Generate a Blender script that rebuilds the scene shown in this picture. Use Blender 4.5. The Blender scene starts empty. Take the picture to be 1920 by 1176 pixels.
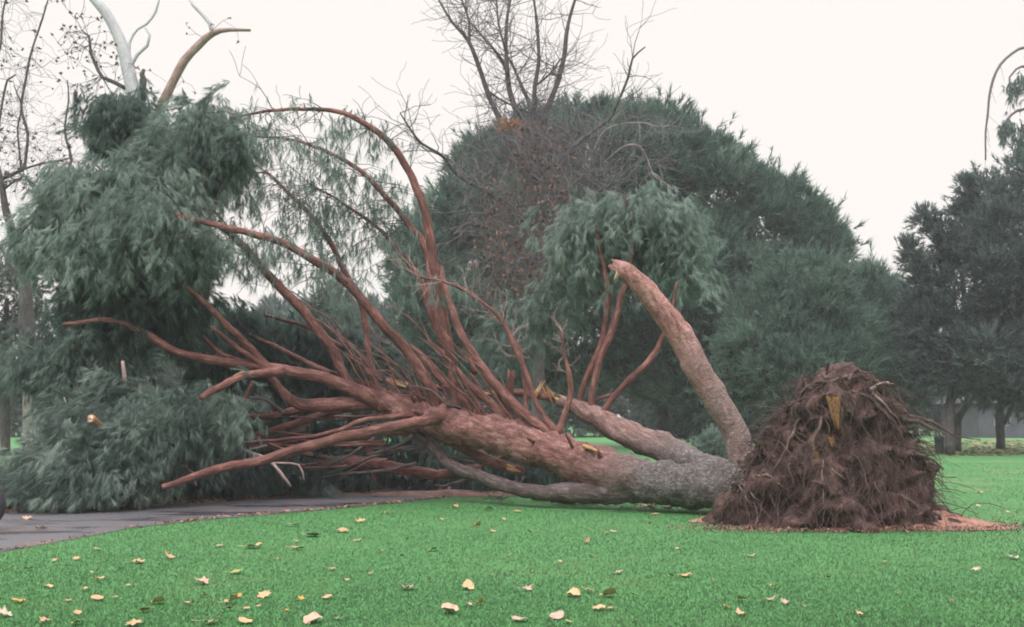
import bpy, math, random
import numpy as np
from mathutils import Vector, noise
from mathutils.bvhtree import BVHTree

random.seed(7)
RNG = np.random.RandomState(11)
S = bpy.context.scene
COL = S.collection

# ------------------------------------------------------------------ camera
F = 2059.0                       # focal length in photo pixels
CAMZ = 1.6
TH = math.atan(197.0 / F)        # pitch up: horizon at row 785 of 1176
cam_d = bpy.data.cameras.new("camera")
cam = bpy.data.objects.new("camera", cam_d)
COL.objects.link(cam)
cam_d.sensor_width = 36.0
cam_d.lens = F / 1920.0 * 36.0
cam_d.clip_end = 3000.0
cam_d.clip_start = 0.1
cam.location = (0, 0, CAMZ)
cam.rotation_euler = (math.pi / 2 + TH, 0, 0)
S.camera = cam

# ------------------------------------------------------------------ light
S.view_settings.view_transform = 'Standard'
S.view_settings.look = 'None'
S.view_settings.exposure = 0.5
S.view_settings.gamma = 1.0
S.cycles.filter_width = 1.9
SUN_EL, SUN_AZ = math.radians(52), math.radians(200)
W = bpy.data.worlds.new("World")
S.world = W
W.use_nodes = True
wn = W.node_tree.nodes
wl = W.node_tree.links
wn.clear()
wo = wn.new("ShaderNodeOutputWorld")
bg = wn.new("ShaderNodeBackground")
bg.inputs[1].default_value = 0.0715
sky = wn.new("ShaderNodeTexSky")
sky.sky_type = 'NISHITA'
sky.sun_disc = False
sky.sun_elevation = SUN_EL
sky.sun_rotation = SUN_AZ
sky.dust_density = 4.0
mixw = wn.new("ShaderNodeMixRGB")          # overcast: a bright cloud sheet nearly hides the blue
mixw.inputs[0].default_value = 0.96
mixw.inputs[2].default_value = (10.3, 9.75, 9.35, 1)
wl.new(sky.outputs[0], mixw.inputs[1])
wtc = wn.new("ShaderNodeTexCoord")          # an overcast sky is brightest overhead
wsx = wn.new("ShaderNodeSeparateXYZ"); wl.new(wtc.outputs["Generated"], wsx.inputs[0])
wmr = wn.new("ShaderNodeMapRange")
wmr.inputs[1].default_value = 0.38; wmr.inputs[2].default_value = 0.95
wmr.inputs[3].default_value = 1.0; wmr.inputs[4].default_value = 3.3
wl.new(wsx.outputs[2], wmr.inputs[0])
wvm = wn.new("ShaderNodeVectorMath"); wvm.operation = 'SCALE'
wl.new(mixw.outputs[0], wvm.inputs[0]); wl.new(wmr.outputs[0], wvm.inputs["Scale"])
wl.new(wvm.outputs[0], bg.inputs[0])
wl.new(bg.outputs[0], wo.inputs[0])
sd = bpy.data.lights.new("sun", 'SUN')
sd.energy = 1.5
sd.angle = math.radians(25)
sd.color = (1.0, 0.96, 0.92)
sun = bpy.data.objects.new("sun", sd)
COL.objects.link(sun)
sun.rotation_euler = (math.pi / 2 - SUN_EL, 0, math.radians(-25))

# ------------------------------------------------------------------ projection helpers
def ray(px, py):
    x = (px - 960.0) / F
    u = (588.0 - py) / F
    return Vector((x, math.cos(TH) - u * math.sin(TH), math.sin(TH) + u * math.cos(TH)))

def P(px, py, Y):
    d = ray(px, py)
    t = Y / d.y
    return Vector((d.x * t, Y, CAMZ + d.z * t))

def G(px, py, z=0.0):
    d = ray(px, py)
    t = (z - CAMZ) / d.z
    return Vector((d.x * t, d.y * t, z))

# ------------------------------------------------------------------ object helpers
def link(o, parent=None):
    COL.objects.link(o)
    if parent is not None:
        o.parent = parent
    return o

def tag(o, label=None, cat=None, group=None, kind=None):
    if label: o["label"] = label
    if cat: o["category"] = cat
    if group: o["group"] = group
    if kind: o["kind"] = kind
    return o

def thing(name, label, cat, loc=(0, 0, 0), group=None):
    o = bpy.data.objects.new(name, None)
    o.location = loc
    o.empty_display_size = 0.2
    link(o)
    return tag(o, label, cat, group)

def attach(name, me, mat, parent=None):
    """link a mesh whose coordinates are world coordinates; keep it in place under its parent"""
    o = bpy.data.objects.new(name, me)
    if mat is not None:
        for m in (mat if isinstance(mat, (list, tuple)) else [mat]):
            me.materials.append(m)
    link(o, parent)
    if parent is not None:
        off = parent.location
        p = parent.parent
        tot = Vector(off)
        while p is not None:
            tot = tot + p.location
            p = p.parent
        n = len(me.vertices)
        co = np.empty(n * 3, dtype=np.float32)
        me.vertices.foreach_get("co", co)
        co = co.reshape(-1, 3) - np.array(tot, dtype=np.float32)
        me.vertices.foreach_set("co", co.ravel())
        me.update()
    return o

def mesh_np(name, v, faces, tint=None, smooth=False, uv=None, matidx=None):
    """faces: (M,k) int array"""
    me = bpy.data.meshes.new(name)
    v = np.asarray(v, dtype=np.float32)
    faces = np.asarray(faces, dtype=np.int32)
    M, k = faces.shape
    me.vertices.add(len(v))
    me.vertices.foreach_set("co", v.ravel())
    me.loops.add(M * k)
    me.loops.foreach_set("vertex_index", faces.ravel())
    me.polygons.add(M)
    me.polygons.foreach_set("loop_start", np.arange(0, M * k, k, dtype=np.int32))
    try:
        me.polygons.foreach_set("loop_total", np.full(M, k, dtype=np.int32))
    except Exception:
        pass
    if smooth:
        me.polygons.foreach_set("use_smooth", np.ones(M, dtype=bool))
    if matidx is not None:
        me.polygons.foreach_set("material_index", np.asarray(matidx, dtype=np.int32))
    if tint is not None:
        a = me.attributes.new("tint", 'FLOAT', 'POINT')
        a.data.foreach_set("value", np.asarray(tint, dtype=np.float32))
    if uv is not None:
        l = me.uv_layers.new(name="UVMap")
        l.data.foreach_set("uv", np.asarray(uv, dtype=np.float32).ravel())
    me.update(calc_edges=True)
    me.validate()
    return me

class Acc:
    """collects quads/tris (tris stored as degenerate-free separate list)"""
    def __init__(self):
        self.v, self.f, self.uv = [], [], []
        self.n = 0
    def add(self, v, f, uv=None):
        f = [tuple(i + self.n for i in q) for q in f]
        self.v.extend(v); self.f.extend(f)
        self.uv.append(uv)
        self.n += len(v)
    def mesh(self, name, smooth=True):
        me = bpy.data.meshes.new(name)
        me.from_pydata([tuple(x) for x in self.v], [], self.f)
        if smooth:
            me.polygons.foreach_set("use_smooth", np.ones(len(me.polygons), dtype=bool))
        if self.uv and all(u is not None for u in self.uv):
            l = me.uv_layers.new(name="UVMap")
            flat = [c for u in self.uv for c in u]
            l.data.foreach_set("uv", np.array(flat, dtype=np.float32).ravel())
        me.update()
        return me

def spline(pts, rads, step):
    """Catmull-Rom resample of a polyline with radii"""
    p = [np.array(q, dtype=float) for q in pts]
    r = list(rads)
    if len(p) == 2:
        mid = (p[0] + p[1]) / 2
        p = [p[0], mid, p[1]]; r = [r[0], (r[0] + r[1]) / 2, r[1]]
    P0 = [2 * p[0] - p[1]] + p + [2 * p[-1] - p[-2]]
    out, ro = [], []
    for i in range(len(p) - 1):
        a, b, c, d = P0[i:i + 4]
        L = np.linalg.norm(c - b)
        n = max(1, int(round(L / step)))
        for k in range(n):
            t = k / n
            out.append(0.5 * ((2 * b) + (-a + c) * t + (2 * a - 5 * b + 4 * c - d) * t * t + (-a + 3 * b - 3 * c + d) * t ** 3))
            ro.append(r[i] + (r[i + 1] - r[i]) * t)
    out.append(p[-1]); ro.append(r[-1])
    return np.array(out), np.array(ro)

def tube(acc, pts, rads, sides=8, rough=0.0, nscale=3.0, cap=True, seed=0.0, uvs=True, ragged=0.0):
    pts = np.asarray(pts, dtype=float); n = len(pts)
    tan = np.gradient(pts, axis=0)
    tan /= np.linalg.norm(tan, axis=1)[:, None] + 1e-9
    ref = np.array((0.0, 1.0, 0.15))          # seam looks away from the camera
    nrm = ref - tan[0] * ref.dot(tan[0])
    if np.linalg.norm(nrm) < 0.2:
        nrm = np.array((0.0, 0.0, -1.0)); nrm = nrm - tan[0] * nrm.dot(tan[0])
    nrm /= np.linalg.norm(nrm)
    V, Fq, UV = [], [], []
    dist = 0.0; D = []
    for i in range(n):
        if i:
            dist += np.linalg.norm(pts[i] - pts[i - 1])
            nrm = nrm - tan[i] * nrm.dot(tan[i]); nrm /= np.linalg.norm(nrm) + 1e-9
        D.append(dist)
        bi = np.cross(tan[i], nrm)
        for k in range(sides):
            a = 2 * math.pi * k / sides
            d = nrm * math.cos(a) + bi * math.sin(a)
            rr = rads[i]
            if rough:
                q = Vector(pts[i] + d * rr) * nscale + Vector((seed, seed * 0.7, 0))
                rr *= 1 + rough * (noise.noise(q) + 0.5 * noise.noise(q * 2.7) + 0.3 * noise.noise(q * 6.1))
            off = 0.0
            if ragged and i == n - 1:
                off = ragged * random.random()
            V.append(pts[i] + d * rr + tan[i] * off)
    for i in range(n - 1):
        for k in range(sides):
            k2 = (k + 1) % sides
            Fq.append((i * sides + k, i * sides + k2, (i + 1) * sides + k2, (i + 1) * sides + k))
            c0 = 2 * math.pi * rads[i]
            u0, u1 = c0 * k / sides, c0 * (k + 1) / sides
            UV += [(u0, D[i]), (u1, D[i]), (u1, D[i + 1]), (u0, D[i + 1])]
    if cap:
        for (i, rev) in ((0, True), (n - 1, False)):
            V.append(pts[i]); c = len(V) - 1
            for k in range(sides):
                k2 = (k + 1) % sides
                a, b = i * sides + k, i * sides + k2
                Fq.append((b, a, c) if rev else (a, b, c))
                UV += [(0, D[i])] * 3
    acc.add(V, Fq, UV)

def pxline(lst, Y0=None):
    """[(px,py,Y,rpx)] -> world points, radii in metres"""
    pts = [P(a, b, y) for a, b, y, r in lst]
    rad = [r * y / F for a, b, y, r in lst]
    return pts, rad

# ------------------------------------------------------------------ materials
def newmat(name):
    m = bpy.data.materials.new(name)
    m.use_nodes = True
    nt = m.node_tree
    b = nt.nodes["Principled BSDF"]
    return m, nt, b

def ramp(nt, stops, src=None):
    r = nt.nodes.new("ShaderNodeValToRGB")
    e = r.color_ramp.elements
    while len(e) < len(stops):
        e.new(0.5)
    for el, (p, c) in zip(e, stops):
        el.position = p
        el.color = (*c, 1)
    if src is not None:
        nt.links.new(src, r.inputs[0])
    return r

def nz(nt, vec, scale, detail=4, rough=0.6, dist=0.0):
    n = nt.nodes.new("ShaderNodeTexNoise")
    n.inputs["Scale"].default_value = scale
    n.inputs["Detail"].default_value = detail
    n.inputs["Roughness"].default_value = rough
    n.inputs["Distortion"].default_value = dist
    if vec is not None:
        nt.links.new(vec, n.inputs["Vector"])
    return n

def mixc(nt, a, b, fac, mode='MIX'):
    m = nt.nodes.new("ShaderNodeMixRGB")
    m.blend_type = mode
    for i, s in ((1, a), (2, b), (0, fac)):
        if isinstance(s, (int, float)):
            m.inputs[i].default_value = s
        elif isinstance(s, tuple):
            m.inputs[i].default_value = (*s, 1)
        else:
            nt.links.new(s, m.inputs[i])
    return m

def bump(nt, b, h, strength, dist=0.02):
    bp = nt.nodes.new("ShaderNodeBump")
    bp.inputs["Strength"].default_value = strength
    bp.inputs["Distance"].default_value = dist
    nt.links.new(h, bp.inputs["Height"])
    nt.links.new(bp.outputs[0], b.inputs["Normal"])

def geo_pos(nt):
    return nt.nodes.new("ShaderNodeNewGeometry").outputs["Position"]

def mapping(nt, vec, scale):
    m = nt.nodes.new("ShaderNodeMapping")
    m.inputs["Scale"].default_value = scale
    nt.links.new(vec, m.inputs["Vector"])
    return m.outputs[0]

def needle_mat(name, dark, mid, light, transl=0.45, rough=0.55):
    m, nt, b = newmat(name)
    a = nt.nodes.new("ShaderNodeAttribute"); a.attribute_name = "tint"
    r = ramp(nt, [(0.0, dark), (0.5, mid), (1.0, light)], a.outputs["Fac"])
    nt.links.new(r.outputs[0], b.inputs["Base Color"])
    b.inputs["Roughness"].default_value = rough
    b.inputs["Specular IOR Level"].default_value = 0.35
    t = nt.nodes.new("ShaderNodeBsdfTranslucent")
    nt.links.new(r.outputs[0], t.inputs[0])
    mx = nt.nodes.new("ShaderNodeMixShader")
    mx.inputs[0].default_value = transl
    out = nt.nodes["Material Output"]
    nt.links.new(b.outputs[0], mx.inputs[1])
    nt.links.new(t.outputs[0], mx.inputs[2])
    nt.links.new(mx.outputs[0], out.inputs[0])
    return m

def bark_mat(name, cols, plate=None, v0=None, v1=None, rough=0.8, bs=1.0, uvscale=(6, 1.2)):
    """cols: (dark, mid, light) of the smooth reddish bark; plate: same for the grey plated bark near the base"""
    m, nt, b = newmat(name)
    uv = nt.nodes.new("ShaderNodeUVMap").outputs[0]
    pos = geo_pos(nt)
    st = mapping(nt, uv, (uvscale[0], uvscale[1], 1))
    n1 = nz(nt, st, 3.0, 6, 0.65, 0.4)
    n2 = nz(nt, pos, 1.7, 3, 0.6)
    mixn = nt.nodes.new("ShaderNodeMath"); mixn.operation = 'MULTIPLY_ADD'
    nt.links.new(n1.outputs[0], mixn.inputs[0]); mixn.inputs[1].default_value = 0.6
    sc = nt.nodes.new("ShaderNodeMath"); sc.operation = 'MULTIPLY'; sc.inputs[1].default_value = 0.4
    nt.links.new(n2.outputs[0], sc.inputs[0]); nt.links.new(sc.outputs[0], mixn.inputs[2])
    r = ramp(nt, [(0.38, cols[0]), (0.5, cols[1]), (0.61, cols[2])], mixn.outputs[0])
    nf = nz(nt, mapping(nt, uv, (uvscale[0] * 3, uvscale[1] * 5, 1)), 4.0, 5, 0.75, 0.3)
    fl = ramp(nt, [(0.34, (0.42, 0.40, 0.42)), (0.52, (1, 1, 1)), (0.68, (1.25, 1.3, 1.35))], nf.outputs[0])
    col, h = mixc(nt, r.outputs[0], fl.outputs[0], 0.85, 'MULTIPLY').outputs[0], n1.outputs[0]
    if plate:
        vo = nt.nodes.new("ShaderNodeTexVoronoi"); vo.feature = 'DISTANCE_TO_EDGE'
        vo.inputs["Scale"].default_value = 1.0
        wv = nt.nodes.new("ShaderNodeMixRGB"); wv.blend_type = 'ADD'; wv.inputs[0].default_value = 0.5
        nd = nz(nt, pos, 6, 2); nt.links.new(uv, wv.inputs[1]); nt.links.new(nd.outputs[1], wv.inputs[2])
        nt.links.new(mapping(nt, wv.outputs[0], (20, 9, 1)), vo.inputs["Vector"])
        n3 = nz(nt, mapping(nt, pos, (8, 8, 15)), 1.6, 6, 0.75, 0.5)
        crack = ramp(nt, [(0.0, (0.35, 0.35, 0.35)), (0.22, (1, 1, 1))], vo.outputs[0])
        pr = ramp(nt, [(0.32, plate[0]), (0.52, plate[1]), (0.68, plate[2])], n3.outputs[0])
        pc = mixc(nt, tuple(x * 0.9 for x in plate[0]), pr.outputs[0], crack.outputs[0])
        sx = nt.nodes.new("ShaderNodeSeparateXYZ"); nt.links.new(uv, sx.inputs[0])
        add = nt.nodes.new("ShaderNodeMath"); add.operation = 'MULTIPLY_ADD'; add.inputs[1].default_value = 2.4
        n4 = nz(nt, pos, 1.1, 4, 0.6)
        nt.links.new(n4.outputs[0], add.inputs[0]); nt.links.new(sx.outputs[1], add.inputs[2])
        mr = nt.nodes.new("ShaderNodeMapRange")
        mr.inputs[1].default_value = v0 + 1.2; mr.inputs[2].default_value = v1 + 1.2
        nt.links.new(add.outputs[0], mr.inputs[0])
        col = mixc(nt, pc.outputs[0], col, mr.outputs[0]).outputs[0]
        hm = nt.nodes.new("ShaderNodeMath"); hm.operation = 'MULTIPLY_ADD'; hm.inputs[1].default_value = 0.5
        nt.links.new(crack.outputs[0], hm.inputs[0]); nt.links.new(n1.outputs[0], hm.inputs[2])
        h = hm.outputs[0]
    nt.links.new(col, b.inputs["Base Color"])
    b.inputs["Roughness"].default_value = rough
    bump(nt, b, h, bs, 0.03)
    return m

def simple(name, c, var=0.25, scale=8.0, rough=0.8, c2=None, bs=0.3):
    m, nt, b = newmat(name)
    n = nz(nt, geo_pos(nt), scale, 5, 0.6)
    lo = tuple(x * (1 - var) for x in c); hi = c2 or tuple(min(1, x * (1 + var)) for x in c)
    r = ramp(nt, [(0.3, lo), (0.7, hi)], n.outputs[0])
    nt.links.new(r.outputs[0], b.inputs["Base Color"])
    b.inputs["Roughness"].default_value = rough
    bump(nt, b, n.outputs[0], bs, 0.02)
    return m

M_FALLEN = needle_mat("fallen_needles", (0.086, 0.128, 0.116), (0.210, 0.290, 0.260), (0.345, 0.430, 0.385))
M_FALLEN_DARK = needle_mat("shade_tinted_needles", (0.040, 0.070, 0.066), (0.086, 0.140, 0.126), (0.160, 0.225, 0.200))  # darker copy of the fallen needles, shade mixed into the colour
M_PINE = needle_mat("pine_needles", (0.044, 0.086, 0.074), (0.100, 0.176, 0.148), (0.195, 0.285, 0.240))
M_PINE_L = needle_mat("pale_pine_needles", (0.060, 0.106, 0.092), (0.128, 0.210, 0.176), (0.215, 0.310, 0.258))
M_PINE_D = needle_mat("dark_pine_needles", (0.050, 0.076, 0.080), (0.108, 0.148, 0.150), (0.195, 0.245, 0.240))
M_GREY_F = needle_mat("greyish_foliage", (0.040, 0.062, 0.056), (0.090, 0.130, 0.110), (0.160, 0.205, 0.180))
M_DRYLEAF = needle_mat("dry_leaves", (0.07, 0.045, 0.04), (0.15, 0.090, 0.075), (0.28, 0.165, 0.13), 0.3)
M_ORANGELEAF = needle_mat("orange_leaves", (0.20, 0.105, 0.06), (0.34, 0.18, 0.095), (0.48, 0.28, 0.15), 0.3)
M_RED = bark_mat("red_pine_bark", ((0.060, 0.024, 0.023), (0.155, 0.057, 0.050), (0.30, 0.145, 0.13)))
M_REDBASE = bark_mat("pine_trunk_bark", ((0.095, 0.042, 0.038), (0.215, 0.092, 0.083), (0.36, 0.205, 0.19)),
                     ((0.04, 0.034, 0.034), (0.14, 0.124, 0.126), (0.34, 0.315, 0.315)), 2.1, 3.5, uvscale=(5, 1.4))
M_STEM2 = bark_mat("grey_stem_bark", ((0.11, 0.058, 0.052), (0.24, 0.140, 0.126), (0.39, 0.27, 0.25)),
                   ((0.07, 0.06, 0.06), (0.20, 0.175, 0.18), (0.37, 0.34, 0.345)), 1.2, 2.6)
M_STEM3 = bark_mat("pink_stem_bark", ((0.17, 0.075, 0.070), (0.36, 0.17, 0.155), (0.50, 0.30, 0.28)),
                   ((0.13, 0.085, 0.08), (0.29, 0.205, 0.20), (0.38, 0.27, 0.22)), 1.6, 3.0, uvscale=(5, 1.6))
M_GREYBR = bark_mat("grey_branch_bark", ((0.036, 0.024, 0.024), (0.088, 0.062, 0.062), (0.21, 0.165, 0.165)))
M_PALETWIG = bark_mat("dead_twig_bark", ((0.22, 0.15, 0.145), (0.34, 0.24, 0.235), (0.48, 0.38, 0.37)))
M_WHITEBARK = bark_mat("white_bark", ((0.33, 0.33, 0.36), (0.44, 0.44, 0.48), (0.52, 0.52, 0.56)), bs=0.2)
M_TANBARK = bark_mat("tan_bark", ((0.14, 0.09, 0.078), (0.27, 0.185, 0.16), (0.40, 0.30, 0.265)), bs=0.8)
M_DARKBARK = bark_mat("dark_bark", ((0.035, 0.031, 0.034), (0.070, 0.062, 0.068), (0.12, 0.108, 0.115)))
M_TWIG = simple("twig_bark", (0.135, 0.115, 0.135), 0.35, 1.2)
M_GREYTRUNK = bark_mat("grey_trunk_bark", ((0.13, 0.11, 0.11), (0.22, 0.195, 0.195), (0.32, 0.29, 0.29)))
M_WOOD = simple("split_wood", (0.60, 0.30, 0.11), 0.35, 14, 0.7, (0.72, 0.47, 0.24))
M_OLDWOOD = simple("broken_wood", (0.36, 0.17, 0.10), 0.4, 14, 0.8, (0.50, 0.28, 0.17))
M_PALEWOOD = simple("pale_wood", (0.62, 0.47, 0.36), 0.2, 20, 0.8)

# ------------------------------------------------------------------ foliage
def blades(name, pts, dirs, L, nb, w, spread, shoot=0.0, mat=None, parent=None, tmean=0.5, tvar=0.22, droop=0.0, rng=RNG, tint=None):
    """a mass of thin needle blades: nb per shoot, fanned about the shoot's direction"""
    N = len(pts)
    if N == 0: return None
    d = np.repeat(dirs, nb, 0)
    p = np.repeat(pts, nb, 0)
    K = N * nb
    bd = d + spread * rng.randn(K, 3)
    bd[:, 2] -= droop
    bd /= np.linalg.norm(bd, axis=1)[:, None] + 1e-9
    base = p + d * (shoot * rng.rand(K, 1))
    ln = L * (0.6 + 0.7 * rng.rand(K, 1))
    side = np.cross(bd, rng.randn(K, 3))
    side /= np.linalg.norm(side, axis=1)[:, None] + 1e-9
    hw = w * 0.5 * (0.7 + 0.6 * rng.rand(K, 1))
    v = np.empty((K, 3, 3), dtype=np.float32)
    v[:, 0] = base - side * hw
    v[:, 1] = base + side * hw
    v[:, 2] = base + bd * ln
    f = np.arange(K * 3, dtype=np.int32).reshape(K, 3)
    tt = (tmean + tvar * rng.randn(N)) if tint is None else tint + tvar * 0.6 * rng.randn(N)
    t = np.clip(np.repeat(tt, nb) + 0.08 * rng.randn(K), 0, 1)
    me = mesh_np(name, v.reshape(-1, 3), f, tint=np.repeat(t, 3))
    return attach(name, me, mat, parent)

def rand_dir(n, rng=RNG):
    d = rng.randn(n, 3)
    return d / (np.linalg.norm(d, axis=1)[:, None] + 1e-9)

def lobe_px(cx, cy, rx, ry, Y, dep=None):
    c = np.array(P(cx, cy, Y)); s = Y / F
    return c, np.array((rx * s, (dep if dep else 0.5 * (rx + ry) * s), ry * s))

def lobe_points(lobes, spacing, inner=0.0, front=0.75, rng=RNG, jitter=0.08):
    """points spread over the outer skin of a union of ellipsoids; returns points and outward normals"""
    PT, NR = [], []
    for (c, r) in lobes:
        a, b, cc = r
        area = 4 * math.pi * (((a * b) ** 1.6 + (a * cc) ** 1.6 + (b * cc) ** 1.6) / 3) ** (1 / 1.6)
        n = int(area / spacing ** 2) + 3
        d = rand_dir(n, rng)
        back = d[:, 1] > 0.25
        keep = ~back | (rng.rand(n) > front)
        d = d[keep]
        q = c + d * r * (1 + jitter * rng.randn(len(d), 1)) * (1 - inner)
        nn = d / r; nn /= np.linalg.norm(nn, axis=1)[:, None]
        ok = np.ones(len(q), bool)
        for (c2, r2) in lobes:
            if c2 is c: continue
            ok &= (((q - c2) / r2) ** 2).sum(1) > (0.80 - inner * 0.6) ** 2
        PT.append(q[ok]); NR.append(nn[ok])
    return np.concatenate(PT), np.concatenate(NR)

def clumps(pts, nrm, n, rad, rng=RNG):
    """n shoots round each clump centre"""
    K = len(pts) * n
    c = np.repeat(pts, n, 0); no = np.repeat(nrm, n, 0)
    o = rng.randn(K, 3) * np.array(rad) * 0.55
    return c + o, no, o / (np.linalg.norm(o, axis=1)[:, None] + 1e-9)

def pine_crown(parent, lobes, mat, bough=1.5, per=26, L=0.75, nb=12, w=0.06, up=0.8, tvar=0.13, gaps=0.0, name="crown"):
    """rounded crown of shoots gathered in uneven boughs over the skin, plus an inner layer"""
    q, n = lobe_points(lobes, bough * 0.95, jitter=0.02)
    q = q - n * (bough * 0.35) + n * (bough * 0.20 * RNG.randn(len(q), 1))
    if gaps:
        k = RNG.rand(len(q)) > gaps; q, n = q[k], n[k]
    bt = 0.52 + 0.30 * RNG.randn(len(q))
    sz = np.clip(1 + 0.35 * RNG.randn(len(q)), 0.5, 1.7)
    K = len(q) * per
    o = rand_dir(K) * RNG.rand(K, 1) ** 0.5
    o[:, 2] = np.abs(o[:, 2]) * 1.15 - 0.35
    p = np.repeat(q, per, 0) + o * np.repeat(sz, per)[:, None] * bough * 0.62
    no = np.repeat(n, per, 0)
    d = no * 0.35 + o * 0.7 + np.array((0, 0, up)); d /= np.linalg.norm(d, axis=1)[:, None]
    t = np.repeat(bt, per)
    q2, n2 = lobe_points(lobes, bough * 0.8, inner=0.20)
    p2, no2, o2 = clumps(q2, n2, per // 2, (bough * 0.7,) * 3)
    d2 = no2 * 0.4 + o2 + np.array((0, 0, 0.3)); d2 /= np.linalg.norm(d2, axis=1)[:, None]
    pts = np.concatenate([p, p2]); dirs = np.concatenate([d, d2])
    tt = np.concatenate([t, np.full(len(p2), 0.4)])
    ok = pts[:, 2] > 0.3
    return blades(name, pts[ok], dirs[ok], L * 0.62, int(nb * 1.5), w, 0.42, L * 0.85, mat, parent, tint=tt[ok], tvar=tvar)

def trunk_px(parent, lst, mat, sides=10, step=0.5, rough=0.12, name="trunk"):
    a = Acc(); pts, rad = pxline(lst); pts, rad = spline(pts, rad, step)
    tube(a, pts, rad, sides, rough, 1.5)
    return attach(name, a.mesh(name), mat, parent)

# recursive bare twigs ------------------------------------------------
def twig(acc, p, d, L, r, depth, rng, up=0.15, curl=0.25, kids=4, ends=None, sides=3, rmin=0.006):
    n = 4
    pts = [np.array(p)]; dd = np.array(d, float)
    for i in range(n):
        dd = dd + curl * rng.randn(3) * np.array((1, 0.8, 1)) + np.array((0, 0, up))
        dd /= np.linalg.norm(dd)
        pts.append(pts[-1] + dd * L / n)
    rads = [max(rmin, r * (1 - 0.65 * i / n)) for i in range(n + 1)]
    tube(acc, pts, rads, sides, cap=False, uvs=False)
    if ends is not None: ends.append(pts[-1])
    if depth <= 0: return
    for k in range(kids):
        i = rng.randint(1, n + 1)
        base = pts[i]
        nd = (pts[i] - pts[i - 1]); nd /= np.linalg.norm(nd)
        nd = nd + 0.75 * rng.randn(3) * np.array((1, 0.8, 1)); nd /= np.linalg.norm(nd)
        twig(acc, base, nd, L * (0.5 + 0.25 * rng.rand()), rads[i] * 0.62, depth - 1, rng, up, curl, kids, ends, sides, rmin)

exec_order = []
# ==================================================================== SETTING
# ---- ground
def make_ground():
    m, nt, b = newmat("lawn")
    pos = geo_pos(nt)
    n1 = nz(nt, pos, 0.55, 4, 0.6); n2 = nz(nt, pos, 9, 4, 0.7); n3 = nz(nt, mapping(nt, pos, (22, 9, 22)), 2, 4, 0.75)
    c1 = ramp(nt, [(0.34, (0.048, 0.185, 0.046)), (0.66, (0.068, 0.235, 0.066))], n1.outputs[0])
    c2 = ramp(nt, [(0.36, (0.040, 0.148, 0.048)), (0.5, (0.054, 0.195, 0.066)), (0.68, (0.098, 0.228, 0.09))], n2.outputs[0])
    c3 = ramp(nt, [(0.35, (0.8, 0.8, 0.8)), (0.62, (1.1, 1.1, 1.08))], n3.outputs[0])
    mx = mixc(nt, c1.outputs[0], c2.outputs[0], 0.5)
    mm = mixc(nt, mx.outputs[0], c3.outputs[0], 0.75, 'MULTIPLY')
    # bare yellowish patches right of the uprooted plate
    n5 = nz(nt, pos, 0.5, 3, 0.6)
    sp = nt.nodes.new("ShaderNodeSeparateXYZ"); nt.links.new(pos, sp.inputs[0])
    mr = nt.nodes.new("ShaderNodeMapRange"); mr.inputs[1].default_value = 5.5; mr.inputs[2].default_value = 9
    nt.links.new(sp.outputs[0], mr.inputs[0])
    pr = ramp(nt, [(0.52, (0, 0, 0)), (0.66, (0.55, 0.55, 0.55))], n5.outputs[0])
    fm = nt.nodes.new("ShaderNodeMath"); fm.operation = 'MULTIPLY'
    nt.links.new(mr.outputs[0], fm.inputs[0]); nt.links.new(pr.outputs[0], fm.inputs[1])
    fin = mixc(nt, mm.outputs[0], (0.16, 0.19, 0.09), fm.outputs[0])
    nt.links.new(fin.outputs[0], b.inputs["Base Color"])
    b.inputs["Roughness"].default_value = 0.85
    bump(nt, b, n3.outputs[0], 0.5, 0.03)
    a = Acc()
    a.add([(-700, -60, 0), (700, -60, 0), (700, 1500, 0), (-700, 1500, 0)], [(0, 1, 2, 3)])
    o = attach("ground", a.mesh("ground", False), m)
    tag(o, kind="structure")
make_ground()

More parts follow.
